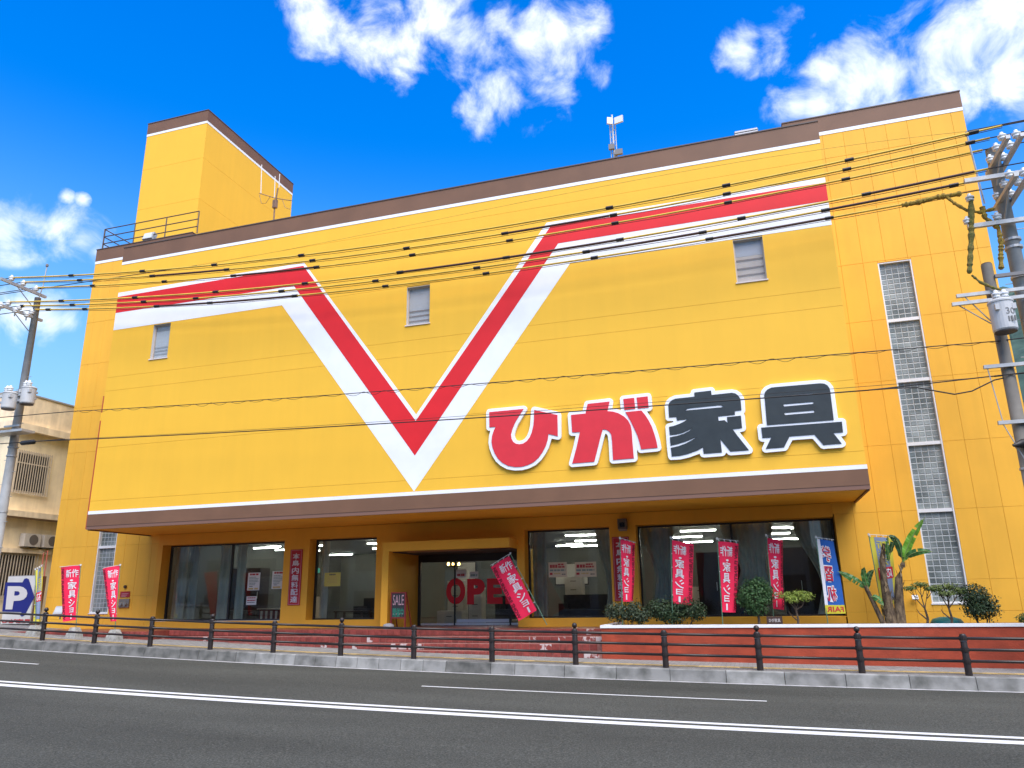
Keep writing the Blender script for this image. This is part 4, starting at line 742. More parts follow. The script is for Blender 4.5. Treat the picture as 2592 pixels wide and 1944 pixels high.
za_ = px(lambda x, y: (x*.14919, 1430+y*.14919)); zc_ = px(lambda x, y: (1220+x*.12658, 1380+y*.12658)); zd_ = px(lambda x, y: (1480+x*.13562, 1340+y*.13562)); ze_ = px(lambda x, y: (1880+x*.16278, 1330+y*.16278)); z7_ = px(lambda x, y: (1480+x*.2803, 1280+y*.2803))
def gfoot(p, z=None): return (p[0], p[1], zg(p[0]) if z is None else z)
def dn(p, z): return (p[0], p[1], z)
p = za_(1370, 0, 19.6); banner('pink banner in a concrete weight at the left corner, left of the narrow block window', za_(1022, 40, 19.5), za_(1360, 8, 19.6), za_(1075, 965, 19.5), za_(1285, 935, 19.6), (za_(1290, 1100, 19.6)[0], 19.6, zg(-20.2)+.1), p, False, d_pink, GP)
p = za_(2040, 0, 19.6); banner('narrow folded pink banner in a concrete weight, in front of the narrow block window', za_(1742, 62, 19.45), za_(2030, 8, 19.6), za_(1868, 962, 19.5), za_(1972, 955, 19.6), (za_(1955, 1100, 19.6)[0], 19.6, zg(-18.9)+.1), p, False, d_pink, GP, .05)
p = za_(600, 70, 19.7); banner('faded yellow and blue banner beside the parking sign', za_(605, 95, 19.7), za_(722, 25, 19.9), za_(570, 992, 19.7), za_(692, 985, 19.9), (za_(615, 1100, 19.7)[0], 19.7, zg(-22)+.1), p, False, d_yel, GP, .05)
p = zc_(565, 165, 21.3); banner('tilted pink banner leaning across the right side of the entrance', zc_(175, 440, 21.3), zc_(545, 215, 21.3), zc_(740, 1515, 21.3), zc_(1100, 1300, 21.3), tuple(zc_(1300, 1595, 21.3)), p, False, d_pink, GP, .03)
p = zd_(655, 160, 20.75); banner('pink banner in front of the red pillar sign', zd_(665, 185, 20.75), zd_(945, 265, 20.95), zd_(715, 1350, 20.75), zd_(905, 1350, 20.95), dn(zd_(712, 1800, 20.75), SOILZ), p, True, d_pink, GP, .05)
p = zd_(1605, 155, 20.75); banner('pink banner rising behind the wide dark shrub', zd_(1630, 200, 20.75), zd_(2030, 280, 20.9), zd_(1650, 1380, 20.75), zd_(2005, 1420, 20.9), dn(zd_(1640, 1800, 20.75), SOILZ), p, True, d_pink, GP, .03)
p = z7_(1195, 297, 20.75); banner('pink banner left of the clipped ball tree', z7_(1207, 320, 20.75), z7_(1392, 342, 20.95), z7_(1243, 962, 20.75), z7_(1365, 965, 20.9), dn(z7_(1247, 1070, 20.75), SOILZ), p, True, d_pink, GP, .045)
p = z7_(1637, 268, 21.1); banner('pink banner between the clipped ball tree and the lime green tree', z7_(1648, 292, 21.1), z7_(1790, 315, 21.3), z7_(1700, 930, 21.1), z7_(1795, 942, 21.25), dn(z7_(1712, 1070, 21.1), SOILZ), p, True, d_pink, GP, .05)
p = ze_(1138, 180, 20.9); banner('blue banner with red and white characters and a yellow foot', ze_(1150, 205, 20.9), ze_(1415, 247, 21.0), ze_(1290, 1375, 20.9), ze_(1605, 1370, 21.0), dn(ze_(1330, 1560, 20.9), SOILZ), p, True, d_blue, GP, .02)
p = zp(310, 82, 21.5); banner('yellow and grey-blue banner behind the banana plant', zp(322, 120, 21.5), zp(690, 142, 21.6), zp(525, 1300, 21.5), zp(770, 1180, 21.6), dn(zp(560, 1460, 21.5), SOILZ), p, True, d_yel, GP, .03)
CW = mat('banner_weight', (0.33, 0.32, 0.28), .95, var=.25, vscale=9, bump=.5, bscale=40)
for nm, x, l in (('w', za_(1262, 1100, 19.6)[0], 'pale concrete weight holding the leftmost pink banner'), ('w', za_(1940, 1150, 19.6)[0], 'darker concrete weight under the folded pink banner'), ('w', za_(625, 1100, 19.7)[0], 'mossy concrete weight under the faded yellow and blue banner')):
    g = zg(x); mb = MB()
    lo = [(-.21,-.15),(.21,-.15),(.21,.15),(-.21,.15)]; hi = [(-.10,-.09),(.10,-.09),(.10,.09),(-.10,.09)]; mid = [(-.19,-.14),(.19,-.14),(.19,.14),(-.19,.14)]
    vs = [(x+a, 19.62+b, g-.02) for a, b in lo]+[(x+a, 19.62+b, g+.12) for a, b in mid]+[(x+a, 19.62+b, g+.31) for a, b in hi]
    mb.add(vs, [(0,1,5,4),(1,2,6,5),(2,3,7,6),(3,0,4,7),(4,5,9,8),(5,6,10,9),(6,7,11,10),(7,4,8,11),(8,9,10,11)]); tag(mb.build('banner_weight', CW), l, 'weight', 'concrete banner weights')
# ------------------------------------------------------------------ cream building across the side lane
CRM = mat('cream_render', (0.92, 0.74, 0.47), .85, var=.10, vscale=1.4, bump=.2, bscale=30, streak=.14); CRD = mat('cream_trim', (0.88, 0.70, 0.46), .85, var=.12, vscale=2, streak=.2)
nb = thing('cream_building', 'cream rendered two-storey building with barred window beyond the side lane', 'building', (-33, 26, -1.0))
NX, NY = -30.0, 23.9
MB().box(-40, NX, NY, 40, -1.4, 7.35).build('wall', CRM, nb)
mb = MB(); mb.add([(-40.1, NY-.2, 8.55), (NX+.05, NY-.2, 7.6), (NX+.25, NY-.2, 7.35), (-40.1, NY-.2, 7.35), (-40.1, 40, 9.4), (NX+.05, 40, 8.6), (NX+.25, 40, 7.35), (-40.1, 40, 7.35)], [(0,3,2,1),(4,5,6,7),(0,1,5,4),(1,2,6,5),(2,3,7,6),(3,0,4,7)])
MB().box(-40.1, NX+.02, NY-.02, 40, 7.62, 8.95).build('parapet', CRD, nb)
MB().box(-40.1, NX+.30, NY-.30, 40, 7.32, 7.62).build('eave', CRD, nb)
MB().box(-40.1, NX+.06, NY-.06, 40, 8.952, 9.02).build('coping', mat('coping_grey', (0.35, 0.32, 0.28), .8), nb)
MB().box(-40.1, NX+.42, NY-.42, 40, 3.62, 3.86).build('ledge', CRD, nb); MB().box(-40.05, NX+.38, NY-.38, 40, 3.58, 3.618).build('ledge_underside', mat('ledge_dark', (0.35, 0.22, 0.13), .9), nb)
MB().box(-40.1, NX+.20, NY-.20, 26.55, 2.14, 2.32).build('hood', CRD, nb)
def barred(y0, y1, z0, z1, bars, mid=None):
    fr = MB(); x = NX+.02; t = .05
    for q in ((y0, y0+t, z0, z1), (y1-t, y1, z0, z1), (y0+t, y1-t, z0, z0+t), (y0+t, y1-t, z1-t, z1)): fr.box(NX-.02, x, q[0], q[1], q[2], q[3])
    f = fr.build('window', mat('window_frame_cream', (0.5, 0.42, 0.32), .6), nb)
    MB().box(NX+.002, NX+.006, y0+t, y1-t, z0+t, z1-t).build('pane', mat('dark_pane', (0.06, 0.05, 0.042), .15, var=.5, vscale=2), f)
    for k in range(bars):
        y = y0-.04+(y1-y0+.08)*k/(bars-1); MB().box(NX+.10, NX+.124, y-.014, y+.014, z0-.1, z1+.08).build('bar', mat('bar_cream', (0.55, 0.45, 0.32), .6), f)
    for z in [z0-.05, z1+.03] + ([mid] if mid else []): MB().box(NX+.075, NX+.1, y0-.08, y1+.08, z-.025, z+.025).build('cross_bar', MATS['bar_cream'], f)
barred(24.32, 25.90, 4.72, 6.42, 15, 5.95); barred(23.95, 25.95, .35, 2.10, 16)
AC = mat('aircon_cream', (0.50, 0.44, 0.36), .6, var=.08, vscale=3)
for k, (y, l) in enumerate(((25.0, 'cream air conditioner outdoor unit on a wall bracket, nearer of two'), (25.95, 'cream air conditioner outdoor unit half hidden behind the yellow store'))):
    t = thing('aircon_unit', l, 'air conditioner', (NX+.3, y+.4, 2.42), 'outdoor units on the cream wall')
    MB().box(NX+.08, NX+.36, y, y+.78, 2.42, 2.96).build('casing', AC, t)
    fan = MB(); c = (NX+.362, y+.44, 2.70)
    fan.add([(NX+.365, c[1]+.22*math.cos(a), c[2]+.22*math.sin(a)) for a in np.linspace(0, 6.283, 25)[:-1]], [tuple(range(24))]); fan.build('fan_grille', mat('fan_dark', (0.12, 0.10, 0.08), .6), t)
    for j in (.15, .62): MB().box(NX+.0, NX+.34, y+j-.02, y+j+.02, 2.37, 2.415).build('bracket', mat('bracket_grey', (0.2, 0.18, 0.15), .7), t)
# parking sign
ps = thing('parking_sign', 'white parking sign board with a blue arrow and big P', 'sign', (-26.95, 23.0, -.88))
pz = lambda x, y: at(x*.14919, 1430+y*.14919, 23.0)
q = pz(105, 200), pz(612, 210), pz(560, 1050), pz(10, 1075)
x0, x1, z0, z1 = q[3][0]-.02, q[1][0], -.68, q[0][2]
MB().box(x0, x1, 23.0, 23.06, z0, z1).build('board', mat('sign_board_white', (0.62, 0.58, 0.52), .6, var=.06, vscale=2), ps)
MB().box(x0-.03, x1+.03, 23.061, 23.09, z0-.03, z1+.03).build('frame', mat('sign_frame', (0.25, 0.24, 0.22), .5), ps)
for xx in (x0+.12, x1-.12): MB().tube([(xx, 23.09, -1.0), (xx, 23.09, z0+.1)], .025, 6).build('leg', MATS['sign_frame'], ps)
NAVY = mat('sign_navy', (0.012, 0.016, 0.16), .6)
poly = [(100,295),(385,295),(418,235),(452,225),(490,240),(585,545),(425,850),(375,875),(340,850),(370,800),(40,790)]
filled([[(p[0], p[2]) for p in (pz(a, b) for a, b in poly)]], 22.990, .008, 'arrow', NAVY, ps)
poly = [(140,360),(340,362),(400,378),(450,420),(470,480),(455,540),(410,585),(345,605),(240,612),(215,755),(98,755)]; hole = [(255,445),(320,447),(342,470),(338,500),(310,518),(245,522)]
filled([[(p[0], p[2]) for p in (pz(a, b) for a, b in w)] for w in (poly, hole)], 22.980, .008, 'letter', mat('sign_letter', (0.62, 0.57, 0.52), .6), ps)
a, b = pz(40, 920), pz(530, 985)
mb = MB()
lettering(mb, 'ひが家具', lambda u, v: (a[0]+u*(b[0]-a[0]), 22.985, b[2]+v*(a[2]-b[2])), .05); mb.build('red_lettering', mat('sign_text_red', (0.45, 0.02, 0.02), .6), ps)
# brown corner post and pink handle
cp = thing('corner_post', 'brown post with a red loop at the left corner of the yellow store', 'post', (-25.4, 22.3, -.88))
MB().box(-25.42, -25.20, 22.2, 22.40, -1.0, 1.02).build('post', mat('post_brown', (0.10, 0.045, 0.028), .6, var=.15, vscale=5), cp)
MB().tube([(-25.38, 22.3, 1.02), (-25.40, 22.3, 1.85), (-25.22, 22.3, 1.95), (-25.21, 22.3, 1.02)], .022, 6).build('loop', mat('loop_red', (0.45, 0.12, 0.07), .6), cp)
# fire hose inlet, plaque and round vent on the left pier
P4 = lambda x, y: at(x*.23508, 1330+y*.23508, YW-.03)
a, b = P4(1285, 792), P4(1385, 882); fi = thing('hose_inlet', 'steel fire hose inlet box with two round caps on the yellow pier', 'hose inlet', ((a[0]+b[0])/2, YW, b[2]))
MB().box(a[0], b[0], YW-.05, YW-.002, b[2], a[2]).build('box', mat('steel_dull', (0.30, 0.25, 0.20), .45, metal=.6), fi)
for dx in (-.09, .09):
    mb = MB(); c = ((a[0]+b[0])/2+dx, b[2]+.12); mb.tube([(c[0], YW-.05, c[1]), (c[0], YW-.12, c[1])], .065, 10); mb.build('cap', mat('steel_bright', (0.5, 0.46, 0.4), .3, metal=.8), fi)
a, b = P4(1295, 712), P4(1390, 772); tp = thing('red_plaque', 'small red plaque above the hose inlet', 'plaque', ((a[0]+b[0])/2, YW, b[2]))
MB().box(a[0], b[0], YW-.02, YW-.002, b[2], a[2]).build('plate', mat('plaque_red', (0.36, 0.02, 0.025), .5), tp)
mb = MB()
for k in range(3): mb.box(a[0]+.06, b[0]-.06-.05*k, YW-.023, YW-.021, a[2]-.07-.05*k-.018, a[2]-.07-.05*k)
mb.build('print', mat('plaque_print', (0.6, .3, .3), .6), tp)
c = P4(1347, 660); mb = MB(); mb.tube([(c[0], YW-.002, c[2]), (c[0], YW-.06, c[2])], [.06, .05], 12); tag(mb.build('alarm_bell', mat('bell_dark', (0.06, 0.035, 0.02), .4)), 'small round dark bell above the red plaque', 'bell')
# two tall red signs on the pillars
def pillar_sign(label, tl, br, text):
    t = thing('pillar_sign', label, 'sign', ((tl[0]+br[0])/2, YW, br[2]), 'tall red pillar signs')
    MB().box(tl[0], br[0], YW-.025, YW-.002, br[2], tl[2]).build('board', mat('pillar_red', (0.42, 0.012, 0.02), .6, var=.05, vscale=3), t)
    mb = MB(); i, w = .025, .010
    for q in ((tl[0]+i, tl[0]+i+w, br[2]+i, tl[2]-i), (br[0]-i-w, br[0]-i, br[2]+i, tl[2]-i), (tl[0]+i+w, br[0]-i-w, br[2]+i, br[2]+i+w), (tl[0]+i+w, br[0]-i-w, tl[2]-i-w, tl[2]-i)): mb.box(q[0], q[1], YW-.028, YW-.0255, q[2], q[3])
    mb.build('border', mat('pillar_border', (0.62, 0.35, 0.34), .6), t)
    H = (tl[2]-br[2])*.90/len(text); z = tl[2]-(tl[2]-br[2])*.06; wd = (br[0]-tl[0])*.58; cx = (tl[0]+br[0])/2
    for ch in text:
        mb = MB(); lettering(mb, ch, lambda u, v: (cx-wd/2+u*wd, YW-.030, z-H*.94+v*H*.88), .018); mb.build('character', mat('pillar_text', (0.66, 0.62, 0.62), .6), t); z -= H
p7 = lambda x, y: at(700+x*.11451, 1370+y*.11451, YW-.02)
zt, zb_ = p7(510, 180), p7(450, 1415)
pillar_sign('tall red sign with white characters on the pillar left of the entrance', (-14.86, 0, zt[2]), (-14.40, 0, zb_[2]), '本島内無料配達')
a, b = z7_(292, 282, YW-.02), z7_(445, 860, YW-.02)
pillar_sign('tall red sign on the pillar behind a pink banner', (-3.98, 0, a[2]), (-3.48, 0, b[2]), '本島内無料配達')
# security camera under the overhang
sc = thing('security_camera', 'dark grey camera housing high on the pillar between the right windows', 'camera', (-3.7, YW, 1.9))
a, b = z7_(297, 120, YW-.15), z7_(383, 215, YW-.15)
MB().box(a[0], b[0], YW-.22, YW-.02, b[2]+.02, a[2]).build('housing', mat('housing_grey', (0.10, 0.085, 0.07), .5), sc)
MB().box(a[0]+.06, b[0]-.06, YW-.235, YW-.221, b[2]+.07, a[2]-.12).build('lens_window', mat('lens_dark', (0.008, 0.007, 0.006), .1), sc)
MB().box(a[0]+.02, b[0]-.02, YW-.2, YW-.02, b[2]-.03, b[2]+.018).build('mount', mat('mount_grey', (0.28, 0.25, 0.22), .5), sc)
# small white lamp on the right wall and floodlight at the left pillar foot
def floodlight(label, c, s, tilt, m):
    t = thing('floodlight', label, 'floodlight', c, 'small floodlights'); c = np.array(c)
    mb = MB(); mb.obox(c+np.array((0, -.02, .12*s)), (.16*s, 0, 0), (0, .06*s, -.03*s), (0, .05*s, .11*s)); mb.build('head', m, t)
    mb = MB(); mb.obox(c+np.array((0, -.09*s, .14*s)), (.135*s, 0, 0), (0, .004, 0), (0, .02*s, .085*s)); mb.build('glass', mat('lamp_glass', (0.62, 0.64, 0.62), .2), t)
    MB().tube([c+np.array((0, 0, -.10*s)), c+np.array((0, 0, .06*s))], .02*s, 6).build('stand', mat('mount_grey', (0,0,0)), t)
LAMPM = mat('lamp_grey', (0.42, 0.42, 0.40), .5)
c = at(380, 600, 22.7); floodlight('floodlight on the roof edge in front of the tower', (c[0], 22.7, 14.42), 1.5, 0, LAMPM)
c = z8p(1085, 885, YW-.1); floodlight('tiny white lamp on the wall below the left thin tree', (c[0], YW-.1, c[2]), .45, 0, mat('lamp_white', (0.7, .7, .68), .4))
c = za_(1035, 780, 21.0); floodlight('floodlight standing on the platform behind the leftmost pink banner', (c[0], 21.0, c[2]-.15), 1.2, 0, LAMPM)
# roof antennas
AN = mat('antenna_grey', (0.50, 0.50, 0.50), .5, metal=.2); AND = mat('antenna_dark', (0.20, 0.19, 0.18), .5)
m1 = thing('roof_mast', 'grey roof mast carrying two square panel antennas', 'antenna', (-3.45, 24, 12.0))
b0 = at(1555, 397, 24); tp_ = at(1555, 290, 24)
MB().tube([(b0[0], 24, 12.0), (b0[0], 24, tp_[2])], .035, 6).build('pole', AN, m1)
for k in range(9):
    z = b0[2]-.3+.22*k; MB().tube([(b0[0]-.09, 24, z), (b0[0]+.09, 24, z+.11)], .014, 5).build('brace', AN, m1)
for x in (-.10, .10): MB().tube([(b0[0]+x, 24, 12.0), (b0[0]+x, 24, tp_[2]-.35)], .018, 5).build('leg', AN, m1)
for (sx, sy, w) in ((1543, 306, .10), (1566, 303, .16)):
    c = at(sx, sy, 23.85); mb = MB(); an = .5 if sx < 1550 else -.25; mb.obox(c, (w*math.cos(an), w*math.sin(an), 0), (-.03*math.sin(an), .03*math.cos(an), 0), (0, .03, .15)); mb.build('panel_antenna', mat('antenna_panel', (0.62, 0.62, 0.60), .5), m1)
for (sx, sy, s) in ((1548, 372, .10), (1566, 385, .14)): c = at(sx, sy, 23.9); MB().box(c[0]-s, c[0]+s, 23.85, 23.95, c[2]-.1, c[2]+.1).build('equipment_box', AND, m1)
m2 = thing('dipole_antenna', 'brown T-shaped whip antenna standing beside the tower', 'antenna', (-16.9, 23, 12.0))
z1_ = lambda x, y: at(x*.36166, 200+y*.36166, 23.0)
RU = mat('antenna_rust', (0.22, 0.13, 0.08), .6, var=.3, vscale=8); WP = mat('whip_white', (0.75, 0.72, 0.68), .5)
MB().tube([(z1_(1920, 985)[0], 23, 12.0), z1_(1922, 900), z1_(1945, 765)], .03, 6).build('pole', RU, m2); MB().tube([z1_(1815, 800), z1_(1930, 835), z1_(2042, 852)], .018, 5).build('cross_arm', RU, m2)
MB().box(*sorted((z1_(1915, 860)[0], z1_(1940, 860)[0])), 22.93, 23.05, z1_(1920, 905)[2], z1_(1920, 850)[2]).build('junction_box', RU, m2)
for (x, ya, yb) in ((1832, 600, 800), (1926, 680, 835), (1958, 665, 760)): MB().tube([z1_(x-6, yb), z1_(x, ya)], .016, 5).build('whip', WP, m2)
for pts in ([(1815, 810), (1830, 870), (1860, 870), (1890, 825)], [(1975, 840), (1995, 900), (2030, 912)]): MB().tube([z1_(*q) for q in pts], .010, 5).build('cable', RU, m2)
m3 = thing('roof_unit', 'low grey slatted unit on the roof behind the parapet', 'roof unit', (1.1, 24, 12.0))
a, b = at(1861, 345, 24), at(1917, 325, 24)
for k in range(4): MB().box(a[0], b[0], 24.0, 24.5, b[2]-.32+.1*k, b[2]-.32+.1*k+.06).build('slat', AN, m3)
for x in (a[0], b[0]): MB().box(x-.02, x+.02, 24.02, 24.48, 12.0, b[2]+.02).build('leg', AND, m3)

# ------------------------------------------------------------------ utility poles
PC = mat('pole_concrete', (0.34, 0.345, 0.33), .9, var=.12, vscale=3, bump=.15, bscale=30, streak=.05); PCD = mat('pole_dark', (0.16, 0.145, 0.12), .85, var=.14, vscale=3, bump=.15); STL = mat('galvanised', (0.44, 0.44, 0.42), .5, metal=.4, var=.1, vscale=6); POR = mat('porcelain', (0.70, 0.71, 0.70), .25); RUB = mat('black_rubber', (0.02, 0.018, 0.016), .5)
def insulator(c, par):
    mb = MB(); mb.sm = True; mb.lathe(c, [(.02, -.12), (.025, 0), (.085, .02), (.085, .05), (.05, .06), (.095, .085), (.095, .12), (.04, .15), (.045, .19), (.02, .21)], 12); mb.build('insulator', POR, par)
def arm(par, x, y0, y1, z, brace=True, s=.045):
    a = MB().box(x-s, x+s, y0, y1, z-s, z+s).build('cross_arm', STL, par)
    if brace: MB().tube([(x, (y0+y1)/2-.25, z-s), (x, max(y0, y1)-.45, z-.55)], .018, 5).build('brace', STL, par)
lp = thing('utility_pole', 'grey concrete utility pole at the left edge with two insulator arms', 'utility pole', (-24.0, 19.2, zg(-24)), 'utility poles')
mb = MB(); mb.sm = True; mb.tube([(-24.0, 19.25, zg(-24)-.3), (-24.0, 19.25, 10.75)], [.175, .105], 16); mb.build('shaft', PC, lp)
for z in (10.9, 9.98): arm(lp, -24.0, 17.75, 19.55, z)
for z, ys in ((11.0, (18.14, 18.60, 19.12)), (10.08, (18.18, 18.61, 19.10))):
    for y in ys: insulator((-24.0, y, z-.02), lp)
for y in (17.85, 18.4, 18.85): insulator((-23.9, y, 9.85-.0), lp)
MB().tube([(-24.0, 19.25, 10.6), (-23.85, 19.25, 11.2), (-23.82, 19.25, 11.95)], .02, 6).build('ground_wire_rod', STL, lp); MB().lathe((-23.82, 19.25, 11.95), [(.02, 0), (.05, .03), (.05, .1), (.02, .13)], 8).build('rod_cap', AND, lp)
for z, l in ((7.05, .9), (6.85, .9), (5.95, .35)): MB().box(-24.0-l, -24.0+l, 19.06, 19.12, z-.03, z+.03).build('service_arm', STL, lp)
for k in range(18):
    z = .6+k*.42; s = 1 if k % 2 else -1; MB().tube([(-24.0+s*.12, 19.25, z), (-24.0+s*.30, 19.25, z)], .010, 5).build('step_bolt', STL, lp)
for z in (4.9, 5.2, 3.0, 1.6): MB().lathe((-24.0, 19.25, z), [(.165, 0), (.165, .05)], 14).build('band', STL, lp)
def transformer(label, c, r, h, m, num=None):
    t = thing('transformer', label, 'transformer', c, 'pole transformers'); mb = MB(); mb.sm = False
    mb.lathe(c, [(r*.92, 0), (r, .03), (r, h*.9), (r*1.06, h*.9), (r*1.06, h*.95), (r*.9, h), (.05, h*1.08)], 24); tk = mb.build('tank', m, t)
    MB().lathe(c, [(r*.90, -.025), (r*.90, -.002)], 24).build('base_ring', mat('base_dark', (0.06, 0.05, 0.045), .6), t)
    for a in (-.7, .7): insulator((c[0]+r*.5*math.sin(a), c[1]-r*.4, c[2]+h*1.02), t)
    for a in (-2.2, -.6): MB().box(c[0]+r*math.cos(a)-.04, c[0]+r*math.cos(a)+.04, c[1]+r*math.sin(a)-.05, c[1]+r*math.sin(a)+.05, c[2]+h*.62, c[2]+h*.8).build('lug', m, t)
    if num:
        cx = c[0]+.02; mb = MB(); lettering(mb, num, lambda u, v: (cx-.02+u*.19, c[1]-math.sqrt(max(r*r-(.19*u-.0)**2, .001))-.006, c[2]+h*.45+v*.15), .0, 3); mb.build('number', mat('number_dark', (0.15, 0.15, 0.14), .6), t)
        for k in range(3): MB().box(cx+k*.06, cx+k*.06+.03, c[1]-r-.004, c[1]-r+.02, c[2]+h*.22, c[2]+h*.38).build('mark', MATS['number_dark'], t)
TR = mat('transformer_grey', (0.50, 0.50, 0.48), .5, var=.06, vscale=4)
c = at(72, 1022, 18.95); transformer('pale grey transformer on the right side of the left pole', (-23.33, 18.95, c[2]), .225, .60, TR)
c = at(20, 1035, 18.6); transformer('grey transformer on the near side of the left pole', (c[0], 18.6, c[2]), .22, .58, TR)
MB().box(-24.6, -23.0, 18.65, 19.15, 5.62, 5.70).build('transformer_rack', STL, lp)
# right: tall pole and a shorter one beside it
rp = thing('utility_pole', 'tall grey concrete utility pole leaving the frame at the right edge', 'utility pole', (6.55, 19.15, zg(6.5)), 'utility poles')
mb = MB(); mb.sm = True; mb.tube([(6.57, 19.2, zg(6.5)-.3), (6.53, 19.2, 10.45)], [.20, .14], 16); mb.build('shaft', PC, rp)
for z, yy in ((9.95, (18.14, 18.60, 19.12)), (8.98, (18.18, 18.61, 19.18))):
    arm(rp, 6.43, 17.8, 19.5, z-.0); arm(rp, 6.72, 17.8, 19.5, z, False)
    for y in yy: insulator((6.43, y, z+.12), rp); insulator((6.72, y, z+.12), rp)
for y, z in ((18.5, 9.35), (18.9, 8.35)): MB().box(5.6, 7.6, y-.05, y+.05, z-.05, z+.05).build('cross_arm', STL, rp)
for k in range(12):
    z = 4.2+k*.45; s = 1 if k % 2 else -1; MB().tube([(6.55+s*.15, 19.2, z), (6.55+s*.32, 19.2, z)], .010, 5).build('step_bolt', STL, rp)
for z in (7.75, 7.95, 7.0): MB().lathe((6.55, 19.2, z), [(.19, 0), (.19, .06)], 14).build('band', STL, rp)
MB().tube([(6.05, 18.9, 8.9), (5.98, 18.9, 10.75)], .02, 6).build('ground_wire_rod', STL, rp); MB().lathe((5.98, 18.9, 10.75), [(.02, 0), (.05, .03), (.05, .1), (.02, .13)], 8).build('rod_cap', AND, rp)
for x in (5.62, 6.25): insulator((x, 18.9, 8.42), rp)
sp = thing('utility_pole', 'shorter darker pole with cross arms just left of the tall right pole', 'utility pole', (5.86, 19.0, zg(5.86)), 'utility poles')
mb = MB(); mb.sm = True; mb.tube([(5.86, 19.0, zg(5.86)-.3), (5.86, 19.0, 7.36), (5.86, 19.0, 7.40)], [.155, .118, .10], 16); mb.build('shaft', PCD, sp)
for z, a, b, y in ((6.62, 5.08, 7.2, 18.85), (6.42, 4.95, 7.2, 18.82), (4.85, 5.35, 6.6, 18.84), (3.55, 5.42, 6.7, 18.84), (7.02, 5.95, 6.7, 18.9)): MB().box(a, b, y-.04, y+.04, z-.04, z+.04).build('cross_arm', STL if z < 7 else AND, sp)
for a in ((5.02, 6.45), (5.22, 6.62)): MB().tube([(a[0], 18.84, a[1]), (5.80, 18.9, 5.78)], .014, 5).build('brace', STL, sp)
MB().tube([(5.42, 18.84, 4.85), (5.52, 18.84, 3.55)], .012, 5).build('stay', STL, sp); MB().tube([(5.52, 18.84, 3.5), (5.9, 18.84, 2.4)], .012, 5).build('stay', STL, sp)
MB().box(5.78, 5.9, 18.82, 18.88, .2, 2.45).build('cable_guard', mat('guard_dark', (0.10, 0.09, 0.08), .6), sp)
for z in (2.5, 3.0, 1.6, .9): MB().lathe((5.86, 19.0, z), [(.16, 0), (.16, .05)], 14).build('band', STL, sp)
mb = MB(); mb.sm = True; mb.tube([(5.60, 18.78, 3.02), (5.78, 18.78, 3.05), (6.6, 18.78, 3.10), (6.9, 18.78, 3.12)], [.03, .10, .11, .05], 10); tag(mb.build('splice_case', RUB), 'fat black cable splice case strapped across the shorter right pole', 'splice case', 'cable splice cases')
mb = MB(); mb.sm = True; c0, c1 = at(52, 1122, 18.6), at(90, 1118, 18.6); mb.tube([c0, c0+(c1-c0)*.1, c0+(c1-c0)*.9, c1], [.03, .075, .075, .03], 10); tag(mb.build('splice_case', RUB), 'small black cable splice case beside the left pole', 'splice case', 'cable splice cases')
c = at(2192+1470*.24111, 600+990*.24111, 18.55); transformer('grey transformer numbered 30 on the right poles', (c[0], 18.55, c[2]), .245, .74, TR, '30')
# ------------------------------------------------------------------ overhead lines
WY = mat('line_cover_yellow', (0.62, 0.40, 0.05), .6, var=.15, vscale=2); WB = mat('line_cover_brown', (0.07, 0.03, 0.018), .6); WK = mat('line_black', (0.02, 0.017, 0.015), .6)
def line(label, Y, pts, r, m, dark=(), joints=(), x_end=30.0, x_beg=-60.0, cat='power line'):
    P = [at(x, y, Y) for x, y in pts]; X = np.array([p[0] for p in P]); Z = np.array([p[2] for p in P]); co = np.polyfit(X, Z, min(3, len(P)-1))
    f = lambda x: float(np.polyval(co, x)) if X.min() <= x <= X.max() else float(np.polyval(co, X.min() if x < X.min() else X.max())) + (0.02*(X.min()-x) if x < X.min() else 0.03*(x-X.max()))
    xs = list(np.arange(X.min(), X.max(), .8))+[X.max()]
    t = thing('power_line', label, cat, (0, Y, f(0.0)), 'overhead lines')
    mb = MB(); mb.sm = True; mb.tube([(x, Y, f(x)) for x in xs], r, 6); mb.build('covered_wire', m, t)
    mb = MB(); mb.sm = True; mb.tube([(x, Y, f(x)) for x in (X.max(), X.max()+4, X.max()+12, x_end)], .014, 6); mb.build('bare_wire', WK, t)
    mb = MB(); mb.sm = True; mb.tube([(x, Y, f(x)) for x in (x_beg, X.min()-12, X.min()-4, X.min())], .014, 6); mb.build('bare_wire', WK, t)
    if r > .02:
        mb = MB(); mb.tube([(x, Y+.02, f(x)-.055+.012*math.sin(x*1.3)) for x in xs], .008, 5); mb.build('lower_strand', WB, t)
    for a, b in dark:
        a, b = at(a, 600, Y)[0], at(b, 600, Y)[0]; n = max(2, int((b-a)/.8)); mb = MB(); mb.tube([(a+(b-a)*i/n, Y, f(a+(b-a)*i/n)) for i in range(n+1)], r*1.25, 6); mb.build('dark_sleeve', WB, t)
    for j in joints:
        x = at(j, 600, Y)[0]; MB().tube([(x-.10, Y, f(x-.10)), (x+.10, Y, f(x+.10))], r*1.75, 6).build('joint', RUB, t)
rr = .026
line('topmost covered wire crossing the front of the store', 18.14, [(32, 702.7), (372, 685.7), (550, 670), (800, 641), (1400, 550.7), (1850, 467), (2180, 399), (2444, 337), (2537, 319)], rr, WY, [], [196, 372, 550, 766, 1547, 1852, 2180, 2520])
line('second covered wire from the top', 18.60, [(58, 714), (398, 698), (582, 682), (800, 657.5), (1556, 543), (1850, 488.5), (2170, 424), (2505, 348.5)], rr, WY, [(398, 582), (1270, 1545)], [219, 398, 582, 795, 1030, 1278, 1556, 1851, 2170, 2505])
